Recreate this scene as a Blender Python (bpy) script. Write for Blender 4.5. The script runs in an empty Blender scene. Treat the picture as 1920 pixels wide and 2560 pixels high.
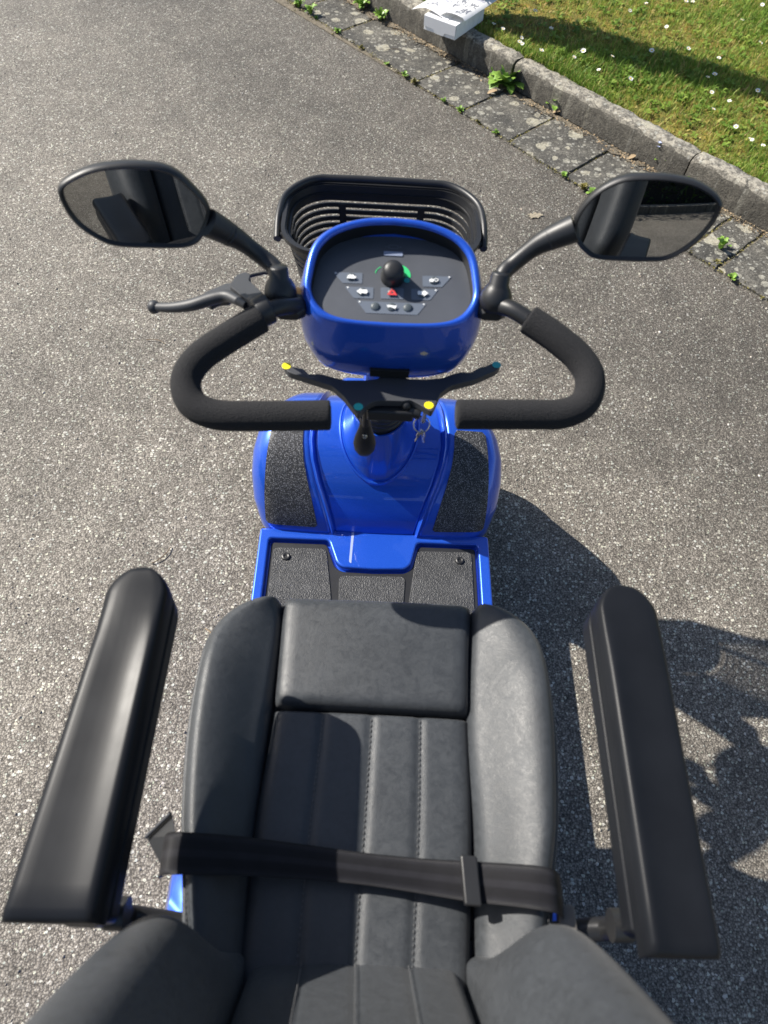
import bpy, bmesh, math, random
import numpy as np
from mathutils import Vector, Matrix
random.seed(7); rng = np.random.default_rng(7)
SC = bpy.context.scene
COL = SC.collection
PI = math.pi

# ------------------------------------------------------------------ camera, sky, sun, exposure
cam_d = bpy.data.cameras.new("camera"); cam = bpy.data.objects.new("camera", cam_d); COL.objects.link(cam)
def look(p, psi, roll):
    p, s, r = map(math.radians, (p, psi, roll))
    F = Vector((-math.sin(s)*math.cos(p), math.cos(s)*math.cos(p), -math.sin(p)))
    R0 = Vector((math.cos(s), math.sin(s), 0)); U0 = R0.cross(F)
    R = R0*math.cos(r) + U0*math.sin(r); U = U0*math.cos(r) - R0*math.sin(r)
    return R, U, F
CP = Vector((-0.024, 0.0, 1.5))
R_, U_, F_ = look(57, -2.919, 4.751)
cam.matrix_world = Matrix(((R_.x, U_.x, -F_.x, CP.x), (R_.y, U_.y, -F_.y, CP.y), (R_.z, U_.z, -F_.z, CP.z), (0, 0, 0, 1)))
cam_d.sensor_width = 36; cam_d.lens = 25.0; cam_d.clip_start = 0.05; cam_d.clip_end = 500
cam_d.dof.use_dof = True; cam_d.dof.focus_distance = 1.65; cam_d.dof.aperture_fstop = 5.0
SC.camera = cam

SUN_EL = 41.5; SUN_AZ = (-0.910, 0.415)          # unit vector on the ground pointing to the sun
world = bpy.data.worlds.new("World"); SC.world = world; world.use_nodes = True
wn = world.node_tree.nodes; wl = world.node_tree.links; wn.clear()
wo = wn.new("ShaderNodeOutputWorld"); wb = wn.new("ShaderNodeBackground"); ws = wn.new("ShaderNodeTexSky")
ws.sky_type = 'NISHITA'; ws.sun_disc = False; ws.sun_elevation = math.radians(SUN_EL)
ws.sun_rotation = math.atan2(SUN_AZ[0], SUN_AZ[1]); ws.air_density = 1.0; ws.dust_density = 1.2
wb.inputs[1].default_value = 0.075
wl.new(ws.outputs[0], wb.inputs[0]); wl.new(wb.outputs[0], wo.inputs[0])
sun_d = bpy.data.lights.new("sun", 'SUN'); sun = bpy.data.objects.new("sun", sun_d); COL.objects.link(sun)
sun_d.energy = 4.8; sun_d.angle = math.radians(0.53); sun_d.color = (1.0, 0.945, 0.86)
ce = math.cos(math.radians(SUN_EL))
sd = Vector((-SUN_AZ[0]*ce, -SUN_AZ[1]*ce, -math.sin(math.radians(SUN_EL))))
sun.rotation_euler = sd.to_track_quat('-Z', 'Y').to_euler()
SC.view_settings.view_transform = 'Standard'; SC.view_settings.look = 'None'
SC.view_settings.exposure = 0.85; SC.view_settings.gamma = 1.0; SC.view_settings.use_curve_mapping = False

# ------------------------------------------------------------------ materials
class N:
    def __init__(s, name):
        s.m = bpy.data.materials.new(name); s.m.use_nodes = True
        s.t = s.m.node_tree; s.n = s.t.nodes; s.l = s.t.links
        s.b = s.n["Principled BSDF"]; s._c = None
    def co(s):
        if s._c is None:
            s._c = s.n.new("ShaderNodeNewGeometry").outputs["Position"]
        return s._c
    def obj(s): return s.n.new("ShaderNodeTexCoord").outputs["Object"]
    def set(s, **k):
        for a, v in k.items():
            i = s.b.inputs[a.replace('_', ' ')]
            if hasattr(v, 'is_output'): s.l.new(v, i)
            elif isinstance(v, tuple): i.default_value = v + (1,) if len(v) == 3 else v
            else: i.default_value = v
        return s
    def noise(s, scale, det=3, rough=.55, co=None, dist=0):
        t = s.n.new("ShaderNodeTexNoise"); t.inputs["Scale"].default_value = scale; t.inputs["Detail"].default_value = det
        t.inputs["Roughness"].default_value = rough; t.inputs["Distortion"].default_value = dist
        s.l.new(co or s.co(), t.inputs["Vector"]); return t
    def voro(s, scale, feat='F1', rnd=1, co=None, dim='3D'):
        t = s.n.new("ShaderNodeTexVoronoi"); t.voronoi_dimensions = dim; t.feature = feat; t.inputs["Scale"].default_value = scale
        t.inputs["Randomness"].default_value = rnd
        s.l.new(co or s.co(), t.inputs["Vector"]); return t
    def ramp(s, fac, stops, interp='LINEAR'):
        r = s.n.new("ShaderNodeValToRGB"); r.color_ramp.interpolation = interp; e = r.color_ramp.elements
        while len(e) < len(stops): e.new(.5)
        for q, (p, c) in zip(e, stops):
            q.position = p; q.color = (c, c, c, 1) if not isinstance(c, tuple) else c + (1,)
        s.l.new(fac, r.inputs[0]); return r.outputs[0]
    def mix(s, fac, a, b, mode='MIX'):
        m = s.n.new("ShaderNodeMix"); m.data_type = 'RGBA'; m.blend_type = mode
        for i, v in ((0, fac), (6, a), (7, b)):
            if hasattr(v, 'is_output'): s.l.new(v, m.inputs[i])
            else: m.inputs[i].default_value = (v + (1,)) if isinstance(v, tuple) else v
        return m.outputs[2]
    def math(s, op, a, b=0, c=None):
        m = s.n.new("ShaderNodeMath"); m.operation = op
        for i, v in enumerate((a, b) if c is None else (a, b, c)):
            if hasattr(v, 'is_output'): s.l.new(v, m.inputs[i])
            else: m.inputs[i].default_value = v
        return m.outputs[0]
    def bump(s, h, strength=.3, dist=.002):
        b = s.n.new("ShaderNodeBump"); b.inputs["Strength"].default_value = strength; b.inputs["Distance"].default_value = dist
        s.l.new(h, b.inputs["Height"]); s.l.new(b.outputs[0], s.b.inputs["Normal"]); return s
    def attr(s, name):
        a = s.n.new("ShaderNodeAttribute"); a.attribute_name = name; return a.outputs["Fac"]
    def lum(s, c):
        a = s.n.new("ShaderNodeRGBToBW"); s.l.new(c, a.inputs[0]); return a.outputs[0]

def plain(name, col, rough=.5, metal=0, **k):
    return N(name).set(Base_Color=col, Roughness=rough, Metallic=metal, **k).m

def m_asphalt():
    s = N("asphalt")
    warp = s.n.new("ShaderNodeVectorMath"); warp.operation = 'ADD'; dd = s.n.new("ShaderNodeVectorMath"); dd.operation = 'SCALE'
    s.l.new(s.noise(140, 2).outputs["Color"], dd.inputs[0]); dd.inputs["Scale"].default_value = .006
    s.l.new(s.co(), warp.inputs[0]); s.l.new(dd.outputs[0], warp.inputs[1]); P = warp.outputs[0]
    v = s.voro(250, co=P, dim='2D'); r = s.lum(v.outputs["Color"]); d1 = v.outputs["Distance"]
    v2 = s.voro(150, co=P, dim='2D'); r2 = s.lum(v2.outputs["Color"]); d2 = v2.outputs["Distance"]
    tint = s.voro(150, co=P, dim='2D').outputs["Color"]
    stone = s.ramp(r, [(0.15, (.130, .115, .096)), (.42, (.182, .162, .135)), (.58, (.230, .206, .172)), (.74, (.28, .253, .213)), (.88, (.36, .328, .278))])
    shade1 = s.ramp(d1, [(.28, 1.0), (.62, .42)])
    c = s.mix(1, stone, shade1, 'MULTIPLY')
    sel = s.ramp(r2, [(.66, 0.0), (.68, 1.0)]); size = s.math('MULTIPLY', s.math('SUBTRACT', r2, .54), 1.5)
    blob = s.math('MULTIPLY', sel, s.ramp(s.math('SUBTRACT', size, d2), [(.0, 0.0), (.07, 1.0)]))
    big = s.mix(.08, s.ramp(r2, [(.66, (.22, .203, .175)), (.74, (.33, .31, .27)), (.84, (.46, .44, .395))]), tint, 'OVERLAY')
    c = s.mix(blob, c, big)
    pits = s.ramp(s.noise(95, 3, .6).outputs[0], [(.31, .10), (.41, 1.0)])
    c = s.mix(s.math('MULTIPLY', .7, s.math('SUBTRACT', 1, blob)), c, pits, 'MULTIPLY')
    c = s.mix(.8, c, s.ramp(s.noise(1.1, 4, .6).outputs[0], [(.32, .68), (.52, 1.0), (.70, 1.22)]), 'MULTIPLY')
    c = s.mix(.6, c, s.ramp(s.noise(9, 4, .65).outputs[0], [(.32, .72), (.62, 1.18)]), 'MULTIPLY')
    dp = s.n.new("ShaderNodeVectorMath"); dp.operation = 'DOT_PRODUCT'; s.l.new(s.co(), dp.inputs[0]); dp.inputs[1].default_value = (.7278, .6858, 0)
    across = s.math('ADD', dp.outputs["Value"], s.math('MULTIPLY', s.noise(1.7, 3).outputs[0], .9))     # dirt gathers towards the gutter
    c = s.mix(1, c, s.ramp(s.math('MULTIPLY', across, .3), [(.22, 1.06), (.48, .92), (.70, .70), (.86, .68)]), 'MULTIPLY')
    fine = s.noise(600, 2, .6).outputs[0]
    c = s.mix(.5, c, s.ramp(fine, [(.3, .6), (.7, 1.3)]), 'MULTIPLY')
    h = s.math('ADD', s.math('MULTIPLY', shade1, .6), s.math('MULTIPLY', blob, .9))
    h = s.math('ADD', h, s.math('ADD', s.math('MULTIPLY', r, .7), s.math('MULTIPLY', fine, .25)))
    s.set(Base_Color=c, Roughness=s.ramp(r, [(0, .8), (1, .5)])); s.b.inputs["Specular IOR Level"].default_value = .4
    return s.bump(h, .55, .0028).m
def m_concrete(name, base, dark, lich=.5, face=0):
    s = N(name)
    n1 = s.noise(9, 6, .65).outputs[0]; n2 = s.noise(160, 3, .6).outputs[0]; n3 = s.noise(45, 4, .7).outputs[0]
    c = s.mix(s.ramp(n1, [(.36, 0.0), (.64, 1.0)]), dark, base)
    c = s.mix(.8, c, s.ramp(n3, [(.32, .55), (.5, .95), (.66, 1.35)]), 'MULTIPLY')
    c = s.mix(.8, c, s.ramp(n2, [(.3, .40), (.65, 1.35)]), 'MULTIPLY')
    g = s.voro(260); gr = s.lum(g.outputs["Color"])
    c = s.mix(.6, c, s.ramp(gr, [(.2, .6), (.6, 1.0), (.8, 1.9)]), 'MULTIPLY')
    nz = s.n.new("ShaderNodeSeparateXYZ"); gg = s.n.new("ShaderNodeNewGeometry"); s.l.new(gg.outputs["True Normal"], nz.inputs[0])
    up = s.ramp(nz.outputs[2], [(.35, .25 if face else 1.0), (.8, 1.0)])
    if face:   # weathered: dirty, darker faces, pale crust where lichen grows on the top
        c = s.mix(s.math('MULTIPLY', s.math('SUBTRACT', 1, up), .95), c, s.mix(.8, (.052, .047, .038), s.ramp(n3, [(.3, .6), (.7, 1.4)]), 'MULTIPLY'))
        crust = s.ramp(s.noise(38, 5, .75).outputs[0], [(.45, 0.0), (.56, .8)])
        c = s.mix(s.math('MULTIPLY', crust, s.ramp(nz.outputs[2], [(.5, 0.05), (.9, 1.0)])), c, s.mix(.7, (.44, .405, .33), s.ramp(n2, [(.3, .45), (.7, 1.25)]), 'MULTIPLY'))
    for sc, th, col in ((13, .62, (.47, .44, .34)), (26, .55, (.40, .385, .32)), (55, .5, (.40, .395, .35))):
        mp = s.n.new("ShaderNodeVectorMath"); mp.operation = 'ADD'; dd = s.n.new("ShaderNodeVectorMath"); dd.operation = 'SCALE'
        s.l.new(s.noise(3.2*sc, 3, .6).outputs["Color"], dd.inputs[0]); dd.inputs["Scale"].default_value = .32 / sc
        s.l.new(s.co(), mp.inputs[0]); s.l.new(dd.outputs[0], mp.inputs[1])
        v = s.voro(sc, co=mp.outputs[0], dim='2D'); rr = s.lum(v.outputs["Color"])
        rad = s.math('MULTIPLY', s.math('SUBTRACT', rr, .78 - lich*.5), th * 1.6)
        df = s.math('SUBTRACT', rad, v.outputs["Distance"])
        mk = s.ramp(df, [(0, 0.0), (.025, .85), (.10, .55), (.2, .75)])
        mk = s.math('MULTIPLY', mk, s.math('MULTIPLY', up, s.ramp(n3, [(.36, .35), (.5, 1.0)])))
        c = s.mix(mk, c, s.mix(.75, col, s.ramp(n2, [(.3, .55), (.7, 1.2)]), 'MULTIPLY'))
    s.set(Base_Color=c, Roughness=.9)
    return s.bump(s.math('ADD', n2, s.math('ADD', s.math('MULTIPLY', gr, .5), n3)), .8, .004).m
def m_soil():
    s = N("soil"); n = s.noise(60, 6, .7).outputs[0]
    return s.set(Base_Color=s.ramp(n, [(.3, (.035, .026, .017)), (.55, (.085, .065, .04)), (.75, (.16, .13, .085))]), Roughness=.95).bump(n, .8, .01).m
def m_dirt():
    s = N("sandy dirt"); n = s.noise(70, 6, .7).outputs[0]
    return s.set(Base_Color=s.ramp(n, [(.3, (.09, .075, .055)), (.55, (.17, .145, .105)), (.75, (.27, .235, .18))]), Roughness=.95).bump(n, .8, .006).m
def m_stain():
    s = N("mortar stain"); n = s.noise(160, 4, .7).outputs[0]
    return s.set(Base_Color=s.ramp(n, [(.3, (.16, .14, .11)), (.5, (.30, .26, .19)), (.7, (.42, .37, .27))]), Roughness=.95).bump(n, .8, .004).m
def m_grit():
    s = N("loose grit"); a = s.attr("rnd")
    return s.set(Base_Color=s.ramp(a, [(0, (.10, .092, .08)), (.4, (.20, .18, .155)), (.7, (.36, .33, .28)), (.9, (.60, .57, .52)), (1, (.30, .20, .13))]), Roughness=.6).m
def m_lawnbase():
    s = N("lawn moss"); n = s.noise(22, 6, .7).outputs[0]; n2 = s.noise(180, 4, .7).outputs[0]
    c = s.ramp(n, [(.3, (.07, .11, .02)), (.5, (.20, .18, .03)), (.68, (.38, .26, .045))])
    return s.set(Base_Color=s.mix(.7, c, s.ramp(n2, [(.3, .4), (.7, 1.4)]), 'MULTIPLY'), Roughness=.95).bump(n2, 1, .01).m
def m_grass(name, stops, trans=.25):
    s = N(name); a = s.attr("rnd"); c = s.ramp(a, stops)
    s.set(Base_Color=c, Roughness=.55); s.b.inputs["Specular IOR Level"].default_value = .3
    tb = s.n.new("ShaderNodeBsdfTranslucent"); s.l.new(c, tb.inputs[0]); mx = s.n.new("ShaderNodeMixShader"); mx.inputs[0].default_value = trans
    s.l.new(s.b.outputs[0], mx.inputs[1]); s.l.new(tb.outputs[0], mx.inputs[2]); s.l.new(mx.outputs[0], s.n["Material Output"].inputs[0])
    return s.m
def m_paint():
    s = N("blue metallic paint"); v = s.voro(2600); r = s.lum(v.outputs["Color"])
    c = s.mix(s.ramp(r, [(.6, 0.0), (.85, .45)]), (.012, .088, .58), (.06, .20, .85))
    dust = s.noise(900, 1).outputs[0]
    c = s.mix(s.ramp(dust, [(.80, 0.0), (.84, .35)]), c, (.45, .47, .5))
    s.set(Base_Color=c, Metallic=.4, Roughness=.30, Coat_Weight=1.0, Coat_Roughness=.025); return s.m
def m_leather(name="black leatherette", base=(.034, .038, .043)):
    s = N(name); n = s.noise(7, 4, .6).outputs[0]; v = s.voro(700, 'DISTANCE_TO_EDGE').outputs["Distance"]
    f = s.noise(95, 5, .7, dist=1.0).outputs[0]
    c = s.mix(.6, base, s.ramp(n, [(.3, .75), (.7, 1.25)]), 'MULTIPLY')
    c = s.mix(.45, c, s.ramp(f, [(.35, .72), (.62, 1.38)]), 'MULTIPLY')
    s.set(Base_Color=c, Roughness=s.ramp(f, [(.35, .40), (.65, .54)]), Sheen_Weight=.06, Sheen_Roughness=.5)
    s.b.inputs["Specular IOR Level"].default_value = .5
    w = s.noise(26, 3, .6, dist=.6).outputs[0]
    return s.bump(s.math('ADD', s.math('MULTIPLY', s.ramp(v, [(0, 0.0), (.25, 1.0)]), .12), s.math('MULTIPLY', w, .9)), .22, .004).m
def m_antislip():
    s = N("anti slip tape"); v = s.voro(760); r = s.lum(v.outputs["Color"])
    c = s.ramp(r, [(0, (.010, .010, .011)), (.50, (.016, .016, .018)), (.68, (.065, .065, .067)), (.86, (.30, .30, .30))])
    s.set(Base_Color=c, Roughness=s.ramp(r, [(0, .6), (.8, .35)])); s.b.inputs["Specular IOR Level"].default_value = .6
    return s.bump(r, .9, .0014).m
def m_mat():
    s = N("grained rubber mat"); v = s.voro(520, 'SMOOTH_F1'); r = v.outputs["Distance"]; n = s.noise(25, 4, .6).outputs[0]
    c = s.ramp(n, [(.3, (.030, .031, .033)), (.7, (.055, .056, .058))])
    v2 = s.lum(s.voro(420).outputs["Color"])
    c = s.mix(.6, c, s.ramp(v2, [(0, .5), (.6, 1.0), (1, 1.9)]), 'MULTIPLY')
    s.set(Base_Color=c, Roughness=.5)
    return s.bump(r, 1, .0018).m
def m_foam():
    s = N("black foam"); n = s.noise(520, 3, .7).outputs[0]
    return s.set(Base_Color=s.ramp(n, [(.3, (.007, .007, .008)), (.7, (.016, .016, .018))]), Roughness=.92).bump(n, .8, .0022).m
def m_plastic(name, col, rough=.45, bump=.12, spec=.5):
    s = N(name); s.b.inputs['Specular IOR Level'].default_value = spec; n = s.noise(1400, 2, .6).outputs[0]; w = s.noise(18, 3).outputs[0]
    s.set(Base_Color=s.mix(.4, col, s.ramp(w, [(.3, .75), (.7, 1.25)]), 'MULTIPLY'), Roughness=s.ramp(w, [(.3, rough - .02), (.7, rough + .04)]))
    return s.bump(n, bump, .0006).m
def m_webbing():
    s = N("seat belt webbing"); w = s.n.new("ShaderNodeTexWave"); w.inputs["Scale"].default_value = 260; w.bands_direction = 'DIAGONAL'
    s.l.new(s.co(), w.inputs["Vector"]); n = s.noise(60, 3).outputs[0]
    a = s.attr("rnd"); band = s.ramp(a, [(0, .5), (.12, 1.5), (.22, .7), (.38, .7), (.44, 1.7), (.56, 1.7), (.62, .7), (.78, .7), (.88, 1.5), (1, .5)])
    c = s.mix(.7, (.010, .010, .0125), band, 'MULTIPLY')
    s.set(Base_Color=s.mix(.5, c, s.ramp(n, [(.3, .7), (.7, 1.3)]), 'MULTIPLY'), Roughness=.55); s.b.inputs['Specular IOR Level'].default_value = .22
    return s.bump(w.outputs["Fac"], .4, .0008).m
def m_paper():
    s = N("white card"); n = s.noise(40, 3).outputs[0]
    return s.set(Base_Color=s.ramp(n, [(.3, .74), (.7, .84)]), Roughness=.6).m
def m_leafgreen(name, a, b):
    s = N(name); n = s.noise(90, 3).outputs[0]
    return s.set(Base_Color=s.ramp(n, [(.3, a), (.7, b)]), Roughness=.45).m
def m_bark():
    s = N("bark"); n = s.noise(30, 5, .7).outputs[0]
    return s.set(Base_Color=s.ramp(n, [(.3, (.05, .04, .03)), (.7, (.16, .13, .1))]), Roughness=.9).bump(n, .8, .02).m

M = dict(asphalt=m_asphalt(), slab=m_concrete("paving concrete", (.13, .122, .103), (.058, .056, .050), .62),
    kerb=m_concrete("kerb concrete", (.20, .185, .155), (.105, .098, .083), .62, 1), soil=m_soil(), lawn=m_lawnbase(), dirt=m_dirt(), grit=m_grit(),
    grass=m_grass("grass blades", [(0, (.10, .18, .025)), (.30, (.21, .34, .05)), (.54, (.35, .42, .085)), (.72, (.46, .40, .10)), (.90, (.54, .42, .18)), (1, (.30, .17, .06))], .4),
    hedge=m_grass("hedge leaves", [(0, (.012, .03, .008)), (.6, (.03, .065, .014)), (1, (.07, .11, .025))], .15),
    paint=m_paint(), leather=m_leather(), antislip=m_antislip(), mat=m_mat(), foam=m_foam(),
    black=m_plastic("black plastic", (.016, .0165, .018), .42), pad=m_plastic("armrest urethane", (.010, .0112, .014), .36, .03, .13),
    grey=m_plastic("dark grey plastic", (.042, .044, .050), .5), lever=m_plastic("lever grey", (.034, .036, .041), .5),
    panel=m_plastic("console foil", (.064, .070, .083), .5), key=plain("button frame foil", (.105, .125, .16), .5), cap=plain("button dome", (.06, .075, .085), .45),
    icon=plain("white print", (.75, .76, .76), .5), red=plain("red print", (.62, .045, .05), .5), green=plain("green print", (.03, .50, .16), .5),
    teal=plain("teal print", (.015, .30, .28), .5), led=plain("indicator bar", (.22, .26, .36), .4), faint=plain("faint print", (.10, .115, .14), .5),
    yellow=plain("yellow sticker", (.85, .72, .01), .5), tealdot=plain("teal sticker", (.03, .44, .41), .5),
    mirror=plain("mirror glass", (.42, .43, .44), .015, 1.0), steel=plain("steel", (.55, .55, .54), .22, 1.0), amber=plain("amber lens", (.75, .30, .02), .2),
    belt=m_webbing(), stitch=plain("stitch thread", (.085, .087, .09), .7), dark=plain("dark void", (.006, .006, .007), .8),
    paper=m_paper(), card=plain("card inside", (.60, .61, .63), .6), ink=plain("grey ink", (.20, .21, .25), .6), ink2=plain("pale ink", (.42, .43, .50), .6),
    leaf=m_leafgreen("weed leaf", (.10, .21, .025), (.26, .40, .07)), leaf2=m_leafgreen("dark weed leaf", (.03, .07, .012), (.08, .14, .025)),
    moss=m_leafgreen("moss", (.09, .085, .02), (.20, .17, .04)), petal=plain("white petals", (.80, .80, .77), .6), yolk=plain("yellow disc", (.75, .50, .03), .7),
    blueflower=plain("pale blue petals", (.50, .56, .85), .6), dry=plain("dry leaf", (.30, .22, .13), .8), twig=plain("twig", (.16, .11, .065), .8), pale=m_stain(),
    reflection_streak=plain("pale smear", (.30, .36, .62), .4), bark=m_bark(), rubber=plain("tyre rubber", (.02, .02, .02), .8), tab=m_plastic("taupe plastic", (.13, .12, .11), .5))

# ------------------------------------------------------------------ mesh helpers
def link(name, me, mat=None, parent=None, smooth=True):
    o = bpy.data.objects.new(name, me); COL.objects.link(o)
    if mat is not None: me.materials.append(M[mat] if isinstance(mat, str) else mat)
    if smooth: me.polygons.foreach_set("use_smooth", [True]*len(me.polygons))
    if parent is not None: o.parent = parent
    return o
def mesh(name, v, f, mat, parent=None, smooth=True, ang=None):
    me = bpy.data.meshes.new(name); me.from_pydata([tuple(p) for p in v], [], f); me.validate()
    bm = bmesh.new(); bm.from_mesh(me); bmesh.ops.remove_doubles(bm, verts=bm.verts, dist=1e-6); bmesh.ops.recalc_face_normals(bm, faces=bm.faces); bm.to_mesh(me); bm.free()
    o = link(name, me, mat, parent, smooth)
    if smooth and ang: me.set_sharp_from_angle(angle=math.radians(ang))
    return o
def bevel(o, w=.003, seg=3, ang=35):
    b = o.modifiers.new("bevel", 'BEVEL'); b.width = w; b.segments = seg; b.limit_method = 'ANGLE'; b.angle_limit = math.radians(ang)
    b.harden_normals = False; return o
def tag(o, label=None, cat=None, group=None, kind=None):
    for k, v in (('label', label), ('category', cat), ('group', group), ('kind', kind)):
        if v: o[k] = v
    return o
def empty(name, loc=(0, 0, 0)):
    o = bpy.data.objects.new(name, None); COL.objects.link(o); o.location = loc; o.empty_display_size = .1; return o
def cat(pts, n=8, closed=False):
    P = [Vector(p) for p in pts]; out = []; L = len(P)
    for i in range(L if closed else L-1):
        if closed: a, b, c, d = P[i-1], P[i], P[(i+1) % L], P[(i+2) % L]
        else: a, b, c, d = P[max(i-1, 0)], P[i], P[i+1], P[min(i+2, L-1)]
        for k in range(n):
            t = k/n
            out.append(.5*((2*b) + (c-a)*t + (2*a-5*b+4*c-d)*t*t + (3*b-a-3*c+d)*t**3))
    if not closed: out.append(P[-1].copy())
    return out
def tube_vf(path, rad, seg=14, cap=True, flat=1.0, base=0):
    P = [Vector(p) for p in path]; n = len(P); V = []; Fc = []
    rr = rad if isinstance(rad, (list, tuple)) else [rad]*n
    t0 = (P[1]-P[0]).normalized(); up = Vector((0, 0, 1)) if abs(t0.z) < .9 else Vector((0, 1, 0))
    a = (up - t0*up.dot(t0)).normalized()
    for i in range(n):
        t = ((P[min(i+1, n-1)] - P[max(i-1, 0)])).normalized()
        a = (a - t*a.dot(t)).normalized(); b = t.cross(a)
        for k in range(seg):
            th = 2*PI*k/seg; V.append(P[i] + a*(math.cos(th)*rr[i]*flat) + b*(math.sin(th)*rr[i]))
    for i in range(n-1):
        for k in range(seg):
            Fc.append((base+i*seg+k, base+i*seg+(k+1) % seg, base+(i+1)*seg+(k+1) % seg, base+(i+1)*seg+k))
    if cap:
        Fc.append(tuple(base+k for k in range(seg))[::-1]); Fc.append(tuple(base+(n-1)*seg+k for k in range(seg)))
    return V, Fc
def tube(name, path, rad, mat, parent=None, seg=14, flat=1.0, rnd=0, ang=50):
    P = [Vector(p) for p in path]
    rr = list(rad) if isinstance(rad, (list, tuple)) else [rad]*len(P)
    if rnd:   # rounded ends
        def endring(p, q, r):
            d = (p-q).normalized(); return [(p - d*rnd + d*rnd*math.sin(a), r - rnd + rnd*math.cos(a)) for a in (0, PI/6, PI/3, PI/2)]
        s = endring(P[0], P[1], rr[0])[::-1]; e = endring(P[-1], P[-2], rr[-1])
        P = [x[0] for x in s] + P[1:-1] + [x[0] for x in e]; rr = [x[1] for x in s] + rr[1:-1] + [x[1] for x in e]
    v, f = tube_vf(P, rr, seg, True, flat); return mesh(name, v, f, mat, parent, True, ang)
def prism(name, poly, z0, z1, mat, parent=None, bev=.002, xf=None, seg=3, smooth=True):
    n = len(poly); ar = sum(poly[i][0]*poly[(i+1) % n][1]-poly[(i+1) % n][0]*poly[i][1] for i in range(n))
    if ar < 0: poly = poly[::-1]
    V = [(x, y, z0) for x, y in poly] + [(x, y, z1) for x, y in poly]
    if xf: V = [xf(*p) for p in V]
    Fc = [tuple(range(n))[::-1], tuple(range(n, 2*n))] + [(i, (i+1) % n, n+(i+1) % n, n+i) for i in range(n)]
    o = mesh(name, V, Fc, mat, parent, smooth, 35)
    if bev: bevel(o, bev, seg)
    return o
def box(name, c, s, mat, parent=None, bev=.003, rot=0):
    x, y = s[0]/2, s[1]/2; cr, sr = math.cos(rot), math.sin(rot)
    pl = [(c[0]+a*cr-b*sr, c[1]+a*sr+b*cr) for a, b in ((-x, -y), (x, -y), (x, y), (-x, y))]
    return prism(name, pl, c[2]-s[2]/2, c[2]+s[2]/2, mat, parent, bev)
def rrect(cx, cy, w, h, r, n=5):
    o = []
    for sx, sy, a0 in ((1, -1, -PI/2), (1, 1, 0), (-1, 1, PI/2), (-1, -1, PI)):
        for k in range(n+1):
            a = a0 + PI/2*k/n; o.append((cx+sx*(w/2-r)+r*math.cos(a), cy+sy*(h/2-r)+r*math.sin(a)))
    return o
def roundpoly(poly, r, n=4):
    P = [Vector(p).to_2d() for p in poly]; o = []
    for i, p in enumerate(P):
        a = (P[i-1]-p); b = (P[(i+1) % len(P)]-p); ra = min(r, a.length*.45); rb = min(r, b.length*.45)
        s, e = p + a.normalized()*ra, p + b.normalized()*rb
        for k in range(n+1):
            t = k/n; q = s*(1-t)**2 + p*2*t*(1-t) + e*t*t; o.append((q.x, q.y))
    return o
def loft(name, rings, mat, parent=None, cap0=True, cap1=True, ang=40, closed=True):
    n = len(rings[0]); V = [p for r in rings for p in r]; Fc = []
    for i in range(len(rings)-1):
        for k in range(n if closed else n-1):
            Fc.append((i*n+k, i*n+(k+1) % n, (i+1)*n+(k+1) % n, (i+1)*n+k))
    if cap0: Fc.append(tuple(range(n))[::-1])
    if cap1: Fc.append(tuple(range((len(rings)-1)*n, len(rings)*n)))
    return mesh(name, V, Fc, mat, parent, True, ang)
def lathe(name, prof, c, axis, mat, parent=None, seg=32, ang=40):
    ax = Vector(axis).normalized(); u = ax.orthogonal().normalized(); w = ax.cross(u); c = Vector(c)
    rings = [[c + ax*h + u*(r*math.cos(2*PI*k/seg)) + w*(r*math.sin(2*PI*k/seg)) for k in range(seg)] for r, h in prof]
    return loft(name, rings, mat, parent, True, True, ang)
def ball(name, c, r, mat, parent=None, sc=(1, 1, 1), seg=20):
    prof = [(max(1e-5, math.sin(a)), -math.cos(a)) for a in [PI*i/12 for i in range(13)]]
    rings = [[(c[0]+sc[0]*r*q*math.cos(2*PI*k/seg), c[1]+sc[1]*r*q*math.sin(2*PI*k/seg), c[2]+sc[2]*r*h) for k in range(seg)] for q, h in prof]
    return loft(name, rings, mat, parent, True, True, 80)
def interp(pts, q):
    if q <= pts[0][0]: return pts[0][1]
    for (a, b), (c, d) in zip(pts, pts[1:]):
        if q <= c:
            t = (q-a)/(c-a); return b+(d-b)*t
    return pts[-1][1]
def sm(t): t = max(0, min(1, t)); return t*t*(3-2*t)
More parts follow.
